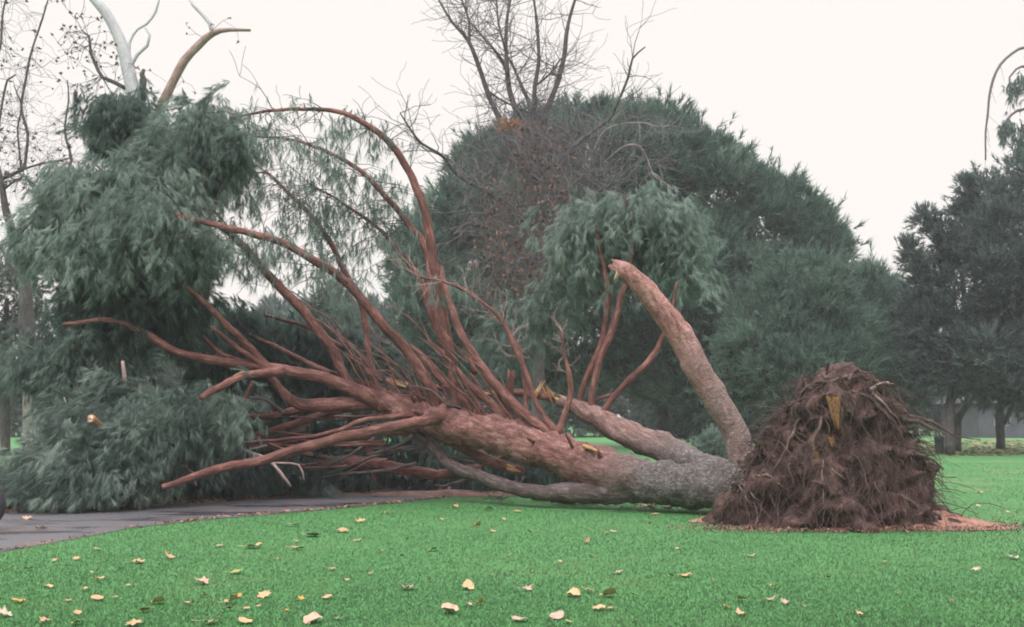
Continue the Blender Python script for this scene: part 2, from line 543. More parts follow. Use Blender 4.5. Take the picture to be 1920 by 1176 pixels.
# ---- path (asphalt, wet)
NEAR = [(-260, 1090), (-120, 1060), (0, 1036), (120, 1014), (250, 990), (400, 973), (520, 964), (640, 953), (760, 942), (830, 934), (885, 925)]
FAR = [(-260, 985), (-120, 970), (0, 962), (120, 956), (250, 951), (400, 941), (520, 932), (640, 924), (760, 914), (830, 908), (885, 905)]
def make_path():
    m, nt, b = newmat("wet_asphalt")
    pos = geo_pos(nt)
    n1 = nz(nt, pos, 60, 3, 0.7); n2 = nz(nt, mapping(nt, pos, (0.45, 1.3, 1)), 1.0, 4, 0.55); n3 = nz(nt, pos, 0.9, 4)
    c = ramp(nt, [(0.3, (0.064, 0.063, 0.074)), (0.7, (0.125, 0.122, 0.142))], n1.outputs[0])
    wet = ramp(nt, [(0.52, (1, 1, 1)), (0.66, (0.62, 0.62, 0.64))], n2.outputs[0])
    c2 = mixc(nt, c.outputs[0], wet.outputs[0], 1.0, 'MULTIPLY')
    n4 = ramp(nt, [(0.54, (0, 0, 0)), (0.7, (0.5, 0.5, 0.5))], n3.outputs[0])
    c3 = mixc(nt, c2.outputs[0], (0.13, 0.08, 0.07), n4.outputs[0])
    nt.links.new(c3.outputs[0], b.inputs["Base Color"])
    rr = ramp(nt, [(0.50, (0.7, 0.7, 0.7)), (0.60, (0.22, 0.22, 0.22))], n2.outputs[0])
    nt.links.new(rr.outputs[0], b.inputs["Roughness"])
    bump(nt, b, n1.outputs[0], 0.25, 0.01)
    a = Acc(); V = []; Fq = []
    for k, (n_, f_) in enumerate(zip(NEAR, FAR)):
        for pp in (n_, f_):
            g = G(pp[0], pp[1], 0.006)
            V.append(g)
    # resample rows with a slightly wavy edge
    n = len(NEAR); V2 = []
    K = 8
    for i in range(n - 1):
        for k in range(K):
            t = k / K
            A = V[2 * i].lerp(V[2 * i + 2], t); B = V[2 * i + 1].lerp(V[2 * i + 3], t)
            w1 = 0.10 * noise.noise(A * 1.7); w2 = 0.15 * noise.noise(B * 1.3)
            V2 += [A + Vector((0, w1, 0)), B + Vector((0, w2, 0))]
    V2 += [V[-2], V[-1]]
    for i in range(len(V2) // 2 - 1):
        Fq.append((2 * i, 2 * i + 2, 2 * i + 3, 2 * i + 1))
    a.add(V2, Fq)
    o = attach("path", a.mesh("path", False), m)
    tag(o, kind="structure")
make_path()
PATHN = [G(*q) for q in NEAR]; PATHF = [G(*q) for q in FAR]
pnx = np.array([q.x for q in PATHN]); pny = np.array([q.y for q in PATHN])
pfx = np.array([q.x for q in PATHF]); pfy = np.array([q.y for q in PATHF])
def on_path(x, y, m=0.0):
    return (y > np.interp(x, pnx, pny) - m) & (y < np.interp(x, pfx, pfy) + m) & (x < pnx[-1])

# ---- grass blades (near lawn)
def make_grass():
    rng = np.random.RandomState(3)
    N = 420000
    Y = 1.0 / (1 / 7.2 - rng.rand(N) * (1 / 7.2 - 1 / 40.0))
    X = (rng.rand(N) * 2 - 1) * (Y * 0.50 + 0.3)
    edge = 0.12 * rng.randn(N)
    ok = ~on_path(X, Y + edge, 0.05)
    ok &= ~(((X - 4.7) / 1.35) ** 2 + ((Y - 17) / 1.0) ** 2 < 1)
    X, Y = X[ok], Y[ok]
    n = len(X)
    p = np.stack([X, Y, np.zeros(n)], 1)
    d = np.stack([0.45 * rng.randn(n), 0.45 * rng.randn(n), np.ones(n)], 1)
    d /= np.linalg.norm(d, axis=1)[:, None]
    # patchiness
    big = np.array([noise.noise(Vector((a * 0.55, b * 0.45, 0))) + 0.6 * noise.noise(Vector((a * 1.9, b * 1.5, 4))) for a, b in zip(np.round(X, 1), np.round(Y, 1))])
    t = 0.42 + 1.0 * big + 0.05 * rng.randn(n)
    mat = needle_mat("grass_blades", (0.046, 0.200, 0.042), (0.058, 0.245, 0.054), (0.125, 0.280, 0.078), 0.12)
    gnt = mat.node_tree                       # a mown sward takes the light as one surface: shade the blades by the turf's own normal
    up = gnt.nodes.new("ShaderNodeCombineXYZ"); up.inputs[2].default_value = 1.0
    gnt.links.new(up.outputs[0], gnt.nodes["Principled BSDF"].inputs["Normal"])
    sc = (0.016 + 0.0004 * Y)[:, None]
    hw = (0.0022 + 0.00016 * Y)[:, None]
    side = np.cross(d, rng.randn(n, 3)); side /= np.linalg.norm(side, axis=1)[:, None]
    v = np.empty((n, 3, 3), dtype=np.float32)
    v[:, 0] = p - side * hw; v[:, 1] = p + side * hw; v[:, 2] = p + d * sc * (0.6 + 0.8 * rng.rand(n, 1))
    me = mesh_np("grass", v.reshape(-1, 3), np.arange(n * 3).reshape(n, 3), tint=np.repeat(np.clip(t, 0, 1), 3))
    o = attach("grass", me, mat)
    tag(o, "short bright green mown grass over the lawn", "grass", kind="stuff")
make_grass()

def shards(name, pts, size, mat, rng, label, cat, flat=0.35, w=0.3):
    """leaf litter and needles lying about: little tilted flakes"""
    n = len(pts)
    d = rng.randn(n, 3) * np.array((1, 1, flat)); d /= np.linalg.norm(d, axis=1)[:, None]
    s = np.cross(d, np.array((0, 0, 1.0)) + 0.5 * rng.randn(n, 3)); s /= np.linalg.norm(s, axis=1)[:, None]
    ln = size * (0.5 + rng.rand(n, 1)); hw = ln * w
    v = np.empty((n, 4, 3), dtype=np.float32)
    v[:, 0] = pts - d * ln; v[:, 1] = pts + s * hw; v[:, 2] = pts + d * ln; v[:, 3] = pts - s * hw
    v[:, :, 2] = np.maximum(v[:, :, 2], 0.008)
    t = np.clip(0.5 + 0.3 * rng.randn(n), 0, 1)
    me = mesh_np(name, v.reshape(-1, 3), np.arange(n * 4).reshape(n, 4), tint=np.repeat(t, 4))
    o = attach(name, me, mat)
    tag(o, label, cat, kind="stuff")
    return o

def make_litter():
    rng = np.random.RandomState(5)
    # strip of wet leaves and needles along the far edge of the path
    n = 9000
    x = rng.uniform(pfx[0], pfx[-1], n)
    y = np.interp(x, pfx, pfy) + 0.28 + 0.30 * rng.randn(n) + 0.25 * rng.rand(n)
    p = np.stack([x, y, 0.012 + 0.02 * rng.rand(n)], 1)
    mat = needle_mat("litter_leaves", (0.10, 0.055, 0.04), (0.24, 0.125, 0.08), (0.48, 0.30, 0.18), 0.1)
    shards("leaf_litter", p, 0.05, mat, rng, "brown leaf litter strewn along the far edge of the path", "leaf litter")
    # thin litter along the near edge
    n = 500
    x = rng.uniform(pnx[0], pnx[-1], n)
    y = np.interp(x, pnx, pny) + 0.08 + 0.12 * rng.randn(n)
    shards("needle_litter", np.stack([x, y, 0.015 + 0.02 * rng.rand(n)], 1), 0.04, mat, rng,
           "thin line of brown needles along the near edge of the path", "leaf litter")
    # brown litter on the ground under the far pines at right
    n = 9000
    g1 = G(1730, 846); g2 = G(1990, 829)
    x = rng.uniform(18, 52, n); y = rng.uniform(47, 78, n) + 0.15 * (x - 18)
    mat2 = needle_mat("pine_duff", (0.12, 0.085, 0.05), (0.22, 0.17, 0.09), (0.34, 0.27, 0.15), 0.1)
    shards("pine_duff", np.stack([x, y, 0.010 + 0.01 * rng.rand(n)], 1), 0.16, mat2, rng,
           "brownish pine litter under the dark pines at right", "leaf litter", 0.04)
    # dark needle mat under the fallen crown
    n = 16000
    x = rng.uniform(-12.5, 1.5, n)
    fy = np.interp(x, pfx, pfy)
    y = fy + 0.35 + rng.rand(n) * 7.5
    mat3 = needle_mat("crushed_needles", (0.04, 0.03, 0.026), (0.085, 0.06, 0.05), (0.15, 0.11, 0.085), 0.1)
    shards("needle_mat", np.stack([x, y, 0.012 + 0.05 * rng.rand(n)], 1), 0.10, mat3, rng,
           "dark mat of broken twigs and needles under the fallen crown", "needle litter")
make_litter()

# ---- soil of the root hole
def make_soil():
    m = simple("red_soil", (0.20, 0.095, 0.070), 0.45, 7, 0.95, (0.36, 0.19, 0.15), 0.9)
    rng = np.random.RandomState(8)
    def mound(cx, cy, rx, ry, h, nm):
        V, Fq = [], []
        nr, na = 14, 56
        for i in range(nr + 1):
            t = i / nr
            for k in range(na):
                a = 2 * math.pi * k / na
                e = 1 + 0.16 * noise.noise(Vector((math.cos(a) * 2 + cx, math.sin(a) * 2, 3))) + 0.05 * noise.noise(Vector((math.cos(a) * 9 + cx, math.sin(a) * 9, 3)))
                x, y = cx + rx * t * e * math.cos(a), cy + ry * t * e * math.sin(a)
                z = h * (1 - t) ** 1.3 + 0.035 * noise.noise(Vector((x * 4, y * 4, 0))) * (1 - t) + 0.010
                V.append((x, y, max(z, 0.008)))
        for i in range(nr):
            for k in range(na):
                k2 = (k + 1) % na
                Fq.append((i * na + k, (i + 1) * na + k, (i + 1) * na + k2, i * na + k2))
        a = Acc(); a.add(V, Fq)
        o = attach(nm, a.mesh(nm), m); tag(o, kind="stuff")
        return o
    o = mound(6.15, 16.5, 1.35, 0.62, 0.30, "loose_soil")
    tag(o, "reddish loose soil spilling right from the uprooted root mass", "soil", kind="stuff")
    o = mound(4.6, 16.05, 1.1, 0.18, 0.04, "loose_soil")
    tag(o, "thin rim of reddish earth in front of the root mass", "soil", kind="stuff")
    o = mound(3.05, 17.3, 0.32, 0.3, 0.09, "loose_soil")
    tag(o, "small reddish heap of earth left of the root mass", "soil", kind="stuff")
    m2 = simple("brown_earth", (0.13, 0.072, 0.06), 0.4, 4, 0.95, (0.22, 0.13, 0.11), 0.7)
    o = mound(-1.2, 23.6, 2.3, 0.9, 0.09, "bark_mulch")
    o.data.materials.clear(); o.data.materials.append(m2)
    tag(o, "dark brown earth and bark where the path runs under the trunk", "soil", kind="stuff")
make_soil()
def make_crumbs():
    rng = np.random.RandomState(77); n = 5000
    a = rng.rand(n) * 6.283
    k = rng.rand(n) < 0.45
    cx = np.where(k, 6.1, 4.4); cy = np.where(k, 16.4, 16.0); rx = np.where(k, 1.6, 1.75); ry = np.where(k, 0.7, 0.42)
    rr = 0.55 + 0.36 * np.abs(rng.randn(n))
    p = np.stack([cx + rx * rr * np.cos(a), cy + ry * rr * np.sin(a), 0.015 + 0.05 * rng.rand(n)], 1)
    m = needle_mat("soil_crumb", (0.08, 0.048, 0.04), (0.16, 0.088, 0.068), (0.28, 0.155, 0.125), 0.0)
    shards("soil_crumbs", p, 0.016, m, rng, "crumbs of reddish earth scattered on the grass round the root mass", "soil", 0.6, 0.7)
make_crumbs()

# ==================================================================== FALLEN PINE
FP = thing("fallen_pine", "uprooted fallen pine lying across the path, red branches fanned up and roots torn out", "fallen tree", (3.3, 18.3, 0))

def fbranch(lst, mat=M_RED, sides=10, rough=0.10, name="branch", step=0.12, ragged=0.0, seed=0, label=None):
    a = Acc(); pts, rad = pxline(lst)
    if name == "branch": rad = [rad[0] * 1.1] + [x * 0.9 for x in rad[1:]]
    pts, rad = spline(pts, rad, step)
    pts = np.array(pts)
    # slight natural wobble, growing along the branch
    for i in range(len(pts)):
        q = Vector(pts[i]) * 1.1
        pts[i] += (0.05 * np.array(noise.noise_vector(q + Vector((seed, 0, 0)))) + 0.018 * np.array(noise.noise_vector(q * 3.3 + Vector((seed, 5, 0))))) * min(1, i / 6)
    tube(a, pts, rad, sides, rough * 1.35, 5.5, seed=seed, ragged=ragged)
    o = attach(name, a.mesh(name), mat, FP)
    if label: o["label"] = label
    return o, pts, rad

def splinters(pos, d, r, n, L, mat, parent, name="broken_end", rng=random):
    a = Acc()
    d = Vector(d).normalized()
    u = d.orthogonal().normalized(); w = d.cross(u)
    for k in range(n):
        an = rng.random() * 6.283; rr = r * math.sqrt(rng.random()) * 0.9
        b = Vector(pos) + (u * math.cos(an) + w * math.sin(an)) * rr - d * r * 0.6
        ww = r * (0.18 + 0.25 * rng.random())
        tip = b + d * (L * (0.35 + 0.65 * rng.random()) + r * 0.6) + (u * rng.uniform(-1, 1) + w * rng.uniform(-1, 1)) * r * 0.3
        ring = [b + (u * math.cos(t) + w * math.sin(t)) * ww for t in (0, 2.1, 4.2)]
        a.add(ring + [tip], [(0, 1, 3), (1, 2, 3), (2, 0, 3), (2, 1, 0)])
    return attach(name, a.mesh(name, False), mat, parent)

# main stem and its fellows
trunk, tp, tr = fbranch([(1440, 915, 18.0, 50), (1400, 912, 18.2, 46), (1331, 911, 18.6, 42), (1242, 905, 19.1, 40), (1154, 890, 19.6, 40),
    (1065, 857, 20.1, 38), (977, 825, 20.5, 37), (900, 806, 20.9, 35), (844, 793, 21.2, 33), (790, 775, 21.5, 28), (735, 758, 21.7, 22), (700, 750, 21.9, 15)],
    M_REDBASE, 30, 0.13, "trunk", 0.06)
low, _, _ = fbranch([(1300, 914, 18.9, 16), (1235, 918, 19.2, 24), (1150, 922, 19.55, 27), (1085, 925, 19.75, 20), (1010, 922, 20.0, 15), (950, 913, 20.4, 14), (890, 893, 20.9, 13),
    (845, 872, 21.2, 12), (815, 842, 21.6, 11), (780, 815, 22.0, 9), (740, 800, 22.3, 7), (690, 795, 22.6, 5)], M_GREYBR, 14, 0.14, "branch", 0.08,
    label="low grey branch lying along the ground under the trunk")
stem2, _, _ = fbranch([(1395, 905, 18.9, 28), (1330, 882, 19.5, 27), (1242, 842, 20.2, 27), (1158, 805, 20.9, 23), (1110, 780, 21.3, 19), (1076, 762, 21.6, 14), (1055, 752, 21.8, 10)],
    M_STEM2, 24, 0.13, "stem", 0.07, label="grey second stem behind the trunk, snapped at its upper end")
splinters(P(1062, 754, 21.75), P(1005, 735, 22.2) - P(1062, 754, 21.75), 0.10, 14, 0.62, M_WOOD, stem2)
stem3, p3, r3 = fbranch([(1385, 900, 18.5, 30), (1392, 862, 18.5, 26), (1376, 800, 18.5, 24), (1341, 745, 18.5, 24.5), (1305, 690, 18.5, 25), (1268, 622, 18.5, 24.5),
    (1230, 566, 18.5, 21), (1190, 524, 18.5, 19), (1165, 505, 18.5, 15), (1153, 497, 18.5, 10)], M_STEM3, 24, 0.09, "stem", 0.07, ragged=0.1,
    label="thick pinkish stem curving up from the root mass to a broken tip")
splinters(P(1158, 501, 18.5), Vector((-0.9, 0, 0.35)), 0.09, 9, 0.16, M_OLDWOOD, stem3)
splinters(P(1158, 512, 18.45), Vector((-0.35, 0, -1)), 0.05, 5, 0.16, M_PALEWOOD, stem3)

BR = {}
def B(key, lst, mat=M_RED, **kw):
    o, p, r = fbranch(lst, mat, seed=len(BR) * 3.7, **kw)
    BR[key] = (o, p, r); return o

def yy(lst, y0, y1, rk=1.0):
    n = len(lst)
    return [(a, b, y0 + (y1 - y0) * i / (n - 1), r * rk) for i, (a, b, r) in enumerate(lst)]

B('a', yy([(672, 750, 9), (655, 718, 9.5), (625, 662, 10.5), (590, 612, 10.5), (540, 552, 10), (490, 500, 9), (440, 447, 8), (395, 415, 6), (340, 395, 4)], 22.2, 22.8))
B('b', yy([(820, 768, 13), (812, 735, 12), (778, 682, 11.5), (722, 612, 10.5), (662, 546, 10), (600, 492, 9), (540, 459, 8.5), (470, 437, 7.5), (395, 420, 6.5), (330, 404, 5)], 21.35, 19.9))
B('c', yy([(858, 775, 12), (850, 700, 10.5), (840, 640, 10.5), (825, 560, 10.5), (808, 460, 10), (790, 380, 9.5), (757, 302, 8), (712, 250, 7), (655, 217, 5.5), (580, 204, 4.2), (500, 210, 3.2), (430, 221, 2.2)], 21.2, 20.6))
B('d', yy([(858, 735, 9), (838, 660, 8), (818, 590, 8), (806, 500, 8.5), (792, 455, 8), (770, 428, 7), (730, 376, 6.3), (690, 332, 5.3), (640, 296, 4.4), (570, 266, 3.2), (480, 258, 2.2)], 21.3, 22.0))
B('e', yy([(1065, 842, 13), (1040, 822, 11), (985, 777, 10.5), (925, 715, 9.5), (880, 655, 8.5), (852, 600, 8), (835, 545, 7), (828, 500, 5)], 20.0, 21.0))
B('f', yy([(868, 730, 8), (842, 670, 8), (815, 600, 8), (790, 530, 7), (768, 497, 5.5), (740, 462, 4.6), (690, 412, 3.6), (640, 378, 2.6), (580, 345, 1.6)], 21.3, 22.4))
B('g', yy([(706, 750, 8), (697, 690, 7.5), (685, 610, 6.5), (668, 548, 6.5), (640, 495, 6), (612, 445, 5.5), (575, 395, 4.5), (530, 352, 3.5), (500, 320, 2.5)], 22.4, 23.2))
B('main_tip', yy([(720, 756, 18), (660, 730, 14), (600, 709, 12.5), (545, 697, 12), (490, 690, 11), (430, 683, 10), (375, 674, 9), (330, 660, 8.5), (285, 632, 8), (240, 610, 7), (200, 600, 6), (120, 606, 4)], 21.8, 20.15))
B('h', yy([(510, 700, 9), (470, 655, 8), (430, 618, 7.5), (390, 575, 6), (350, 537, 4)], 21.3, 20.3))
B('h2', yy([(500, 690, 6), (465, 665, 6), (425, 640, 5.5), (395, 615, 4)], 21.2, 20.6))
B('h3', yy([(480, 688, 5), (440, 672, 5), (410, 660, 5), (382, 632, 4)], 21.1, 21.4))
oi = B('i', yy([(530, 696, 9), (480, 702, 8), (440, 712, 8), (405, 728, 8), (375, 748, 6)], 21.1, 19.6))
B('j', yy([(862, 782, 16), (825, 778, 16), (790, 790, 12), (730, 801, 11.5), (665, 815, 11), (600, 834, 10.5), (500, 860, 10), (400, 885, 9), (350, 899, 7.5), (302, 913, 5.5)], 21.25, 18.9),
  label="long bare red branch sloping down to the ground at left")
B('k', yy([(740, 756, 17), (690, 755, 16), (640, 760, 15), (595, 762, 14), (558, 756, 12), (530, 735, 9.5), (505, 708, 8), (488, 690, 6)], 21.9, 21.6))
B('l', yy([(680, 760, 8), (610, 775, 8), (550, 795, 8), (490, 818, 7), (440, 832, 5)], 22.2, 22.4))
B('l2', yy([(620, 755, 7), (560, 770, 9), (500, 782, 8), (455, 775, 6), (435, 745, 4)], 22.4, 22.6))
B('m', yy([(800, 778, 6), (730, 780, 6), (680, 786, 5), (640, 806, 4.5), (590, 818, 4), (520, 826, 3.5), (450, 830, 3)], 21.3, 21.6))
B('n', yy([(900, 880, 10), (830, 890, 11), (775, 884, 12), (715, 870, 13), (650, 866, 12), (590, 870, 9)], 22.2, 22.8))
B('n2', yy([(980, 885, 8), (930, 868, 11), (880, 845, 13), (830, 820, 13), (780, 795, 9)], 21.0, 22.0))
B('p', yy([(1085, 770, 7), (1092, 735, 6.5), (1112, 690, 7), (1133, 625, 7), (1140, 560, 6.5), (1133, 505, 5.5), (1123, 465, 4.5), (1115, 420, 3)], 21.5, 21.25))
B('q', yy([(1108, 780, 7), (1110, 740, 6.5), (1122, 690, 7), (1146, 622, 7.5), (1165, 555, 7), (1178, 500, 6), (1186, 450, 5), (1184, 405, 4), (1170, 372, 2.5)], 21.3, 21.15))
B('r', yy([(1130, 775, 7), (1150, 745, 6.5), (1183, 708, 7), (1218, 672, 6.5), (1240, 630, 5), (1262, 570, 3.5), (1268, 530, 2.5)], 21.1, 20.8))
B('s', yy([(1105, 762, 4), (1125, 746, 4), (1160, 735, 3.5), (1185, 715, 2)], 21.4, 21.6))
bt = B('t', yy([(1045, 815, 7), (1058, 778, 6), (1072, 740, 6), (1066, 700, 5), (1058, 665, 3.5), (1054, 622, 2.2)], 20.1, 20.2))
bu = B('u', yy([(1046, 815, 7), (1018, 775, 6), (990, 715, 6), (968, 660, 6), (945, 605, 5), (915, 575, 4), (875, 548, 3.5), (830, 530, 3), (785, 520, 2.2)], 20.1, 20.6))
B('v', yy([(982, 800, 6), (986, 760, 5), (984, 710, 5), (974, 655, 4), (960, 640, 2.5)], 20.4, 20.6))
B('w', yy([(968, 800, 9), (920, 760, 9), (875, 715, 7), (835, 665, 6), (800, 640, 4)], 20.6, 21.4))
B('w2', yy([(900, 775, 9), (860, 745, 8), (820, 705, 7), (785, 660, 5), (745, 640, 3)], 20.9, 21.8))
B('x', yy([(1040, 745, 8), (985, 738, 8), (930, 737, 8), (880, 738, 7), (820, 725, 6), (770, 722, 5), (725, 710, 4)], 21.9, 22.6))
ob = B('stub', yy([(955, 770, 9), (957, 735, 8.5), (960, 704, 8)], 21.6, 21.6), ragged=0.12)
splinters(P(960, 706, 21.6), (0, 0, 1), 0.06, 6, 0.15, M_OLDWOOD, ob)
B('y', yy([(968, 800, 6), (945, 760, 5), (925, 730, 4)], 20.6, 20.5))
B('z1', yy([(640, 650, 4), (590, 620, 4), (540, 600, 4), (500, 590, 3)], 23.0, 23.6))
B('z2', yy([(620, 700, 5), (575, 680, 5), (530, 655, 5), (470, 630, 4)], 22.6, 23.4))
B('z3', yy([(690, 800, 8), (690, 850, 8), (700, 900, 7)], 22.6, 22.6))
B('z4', yy([(475, 715, 4), (462, 745, 4), (440, 770, 3)], 21.2, 21.3))
B('stub2', yy([(235, 720, 4), (232, 690, 4), (231, 678, 4)], 20.2, 20.2), M_PALETWIG)
splinters(P(231, 679, 20.2), (0, 0, 1), 0.03, 4, 0.06, M_WOOD, BR['stub2'][0])
sc_ = B('cut_branch', yy([(205, 810, 5), (185, 795, 7), (170, 786, 8)], 19.6, 18.9), M_OLDWOOD)
splinters(P(169, 785, 18.85), Vector((-0.7, -0.6, 0.1)), 0.06, 7, 0.05, M_PALEWOOD, sc_)
splinters(P(455, 697, 21.15), P(385, 735, 21.0) - P(455, 697, 21.15), 0.05, 9, 0.85, M_WOOD, oi, "split_wood")
splinters(P(1035, 745, 21.9), P(1012, 700, 21.7) - P(1035, 745, 21.9), 0.10, 8, 0.5, M_WOOD, stem2)
splinters(P(760, 722, 21.9), Vector((-0.9, 0, 0.25)), 0.06, 8, 0.5, M_WOOD, BR['x'][0])
splinters(P(925, 737, 21.9), Vector((-0.9, 0, -0.1)), 0.05, 7, 0.6, M_WOOD, BR['x'][0])
splinters(P(1000, 742, 21.85), Vector((0.5, 0, 0.7)), 0.08, 9, 0.45, M_WOOD, BR['x'][0])
splinters(P(1098, 838, 19.6), P(1140, 852, 19.4) - P(1098, 838, 19.6), 0.07, 7, 0.45, M_WOOD, trunk, "torn_wood")
splinters(P(955, 875, 20.2), P(985, 885, 20.1) - P(955, 875, 20.2), 0.06, 6, 0.3, M_OLDWOOD, BR['n2'][0], "broken_end")
for (a, b, c, d, Y) in ((730, 712, 800, 735, 22.0), (745, 735, 800, 748, 21.9), (735, 745, 790, 756, 21.8), (880, 700, 905, 740, 21.3), (878, 660, 890, 700, 21.3)):
    B('k%d%d' % (a, b), yy([(c, d, 5), ((a + c) / 2, (b + d) / 2 - 3, 4.5), (a, b, 3)], Y, Y + 0.2))
rngb = np.random.RandomState(91)
for k in range(44):                     # thin shoots fanning up and left from the stem
    sx = rngb.uniform(690, 1010); sy = 752 + (sx - 700) * 0.27 - 4
    dx, dy = -rngb.uniform(40, 230), -rngb.uniform(70, 260)
    sag = rngb.uniform(0.10, 0.30)
    y0 = 21.9 - (sx - 700) / 300 * 1.5; y1 = y0 + rngb.uniform(-0.6, 1.8); r0 = rngb.uniform(1.6, 4.2)
    L = []
    for t in np.linspace(0, 1, 6):
        L.append((sx + dx * t ** (1 + sag * 2), sy + dy * (t - sag * t * t * 0.7) + 6 * rngb.randn() * (0 < t), y0 + (y1 - y0) * t, r0 * (1 - 0.72 * t)))
    B('s%d' % k, L, M_RED if k % 3 else M_GREYBR)
for k in range(34):                     # dead branches tangled in the shade below and behind the stem
    sx = rngb.uniform(520, 1000); sy = rngb.uniform(770, 900)
    dx, dy = -rngb.uniform(70, 260), rngb.uniform(-50, 60)
    if sy + dy > 905: dy = 905 - sy
    y0 = rngb.uniform(21.6, 23.0); r0 = rngb.uniform(1.6, 5)
    B('u%d' % k, [(sx + dx * t, sy + dy * t + 14 * math.sin(3.1 * t + k) * 0.6, y0 + 0.6 * t, r0 * (1 - 0.65 * t)) for t in np.linspace(0, 1, 6)], M_RED if k % 2 else M_GREYBR)
for k in range(7):                     # snapped-off stubs along the stem
    i = int(len(tp) * rngb.uniform(0.28, 0.95)); q = tp[i]; rr = tr[i]
    an = rngb.uniform(-0.4, 2.2); d = np.array((-0.55, -math.sin(an + 0.5), 0.9 * math.cos(an - 0.4) + 0.2)); d /= np.linalg.norm(d)
    a = Acc(); r0 = rngb.uniform(0.025, 0.06); L = rr + rngb.uniform(0.12, 0.35)
    pp, r2 = spline([q + d * rr * 0.6, q + d * (rr + 0.02), q + d * L], [r0 * 1.5, r0 * 1.1, r0 * 0.8], 0.05)
    tube(a, pp, r2, 8, 0.2, 9, ragged=0.05)
    attach("stub", a.mesh("stub"), M_RED, FP)
# pale dead branch low at left
def deadbranch(lst, Y0, Y1):
    a = Acc()
    for l in lst:
        pts, rad = pxline(yy(l, Y0, Y1)); pts, rad = spline(pts, rad, 0.15)
        tube(a, pts, rad, 6, 0.1, 5)
    return attach("dead_branch", a.mesh("dead_branch"), M_PALETWIG, FP)
deadbranch([[(425, 770, 2), (435, 815, 3), (455, 842, 3), (500, 860, 3), (525, 885, 3.2), (545, 912, 2)], [(460, 845, 2), (500, 835, 1.5)], [(510, 868, 2), (560, 872, 2), (570, 900, 1.3)]], 20.6, 20.5)
deadbranch([[(340, 872, 1.5), (360, 885, 1.8), (368, 910, 1.5)], [(310, 868, 1.2), (350, 874, 1.8)]], 20.3, 20.2)
deadbranch([[(120, 745, 1.2), (128, 770, 1.6), (132, 790, 1.5)]], 19.4, 19.4)
# fine dead twigs on the bare branches
def bare_twigs(key, n, L, seed, mat, i0=0.4, up=0.12, depth=1, r=0.012, rmin=0.005, kids=3):
    rng = np.random.RandomState(seed)
    o, p, rad = BR[key]; a = Acc()
    for k in range(n):
        i = int(len(p) * (i0 + (1 - i0) * rng.rand())); i = min(max(i, 1), len(p) - 1)
        t = p[i] - p[i - 1]; t /= np.linalg.norm(t)
        d = t + 0.9 * rng.randn(3) * np.array((1, 0.7, 1)); d /= np.linalg.norm(d)
        twig(a, p[i], d, L * (0.5 + rng.rand()), r, depth, rng, up, 0.2, kids, rmin=rmin)
    w = attach("twigs", a.mesh("twigs"), mat, o); w["kind"] = "stuff"
    # twigs are a sub-part of their branch
    return w
bare_twigs('u', 26, 0.55, 1, M_PALETWIG, 0.35)
bare_twigs('t', 12, 0.35, 2, M_PALETWIG, 0.5)
bare_twigs('v', 6, 0.35, 3, M_PALETWIG, 0.5)
for q, k in (('c', 16), ('d', 18), ('f', 22), ('g', 18), ('a', 10), ('b', 14)):
    bare_twigs(q, k, 0.7, 10 + k, M_GREYBR, 0.45, up=-0.06, depth=1)

# foliage of the fallen crown -----------------------------------------
def drape(lobes, mat, spacing, per, L=0.21, nb=26, w=0.0078, down=1.15, spread=0.24, tvar=0.16, tmean=0.5, fill=1.0, label=None, sweep=(0, 0, 0)):
    """hanging foxtail brushes of long needles over a set of lobes, with layers inside"""
    sp = spacing * 0.78
    lobes = [(c, np.maximum(r - np.array((0.06, 0.06, 0.06)), r * 0.6)) for c, r in lobes]
    q, n = lobe_points(lobes, sp, front=0.8, jitter=0.05)
    q = q + n * (0.16 * RNG.randn(len(q), 1)) + 0.10 * RNG.randn(len(q), 3)
    # a few sprays stick out or hang below the mass
    k = RNG.rand(len(q)) < 0.10
    q[k] += n[k] * (0.25 + 0.25 * RNG.rand(k.sum(), 1))
    bt = tmean + 0.26 * RNG.randn(len(q))
    m = max(6, int(per * 0.62)); K = len(q) * m
    ax = n * (0.35 + 0.3 * RNG.rand(len(q), 1)) + 0.40 * RNG.randn(len(q), 3) + np.array((0, 0, -down)) + np.array(sweep)
    ax /= np.linalg.norm(ax, axis=1)[:, None]
    A = np.repeat(ax, m, 0)
    tt = RNG.rand(K, 1)
    blen = np.repeat(0.28 + 0.35 * RNG.rand(len(q)), m)[:, None]
    p = np.repeat(q, m, 0) + A * (tt - 0.4) * blen + np.array((0, 0, -0.12)) * tt ** 2 + 0.055 * RNG.randn(K, 3)
    d = A + 0.35 * RNG.randn(K, 3); d /= np.linalg.norm(d, axis=1)[:, None]
    t = np.repeat(bt, m)
    if fill:
        Q = [(p, d, t)]
        for inn in (0.22, 0.5):
            q2, n2 = lobe_points(lobes, spacing * 1.1, inner=inn, front=0.6)
            k2 = max(3, int(per * 0.6 * fill))
            p2, no2, o2 = clumps(q2, n2, k2, (spacing * 0.8,) * 3)
            d2 = no2 * 0.3 + o2 * 0.6 + np.array((0, 0, -down)); d2 /= np.linalg.norm(d2, axis=1)[:, None]
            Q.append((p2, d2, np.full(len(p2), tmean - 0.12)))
        p = np.concatenate([x[0] for x in Q]); d = np.concatenate([x[1] for x in Q]); t = np.concatenate([x[2] for x in Q])
    p[:, 2] = np.maximum(p[:, 2], 0.22 + 0.1 * RNG.rand(len(p)))
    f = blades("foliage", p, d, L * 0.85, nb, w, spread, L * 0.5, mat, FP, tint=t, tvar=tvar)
    if label and f: f["label"] = label
    return f

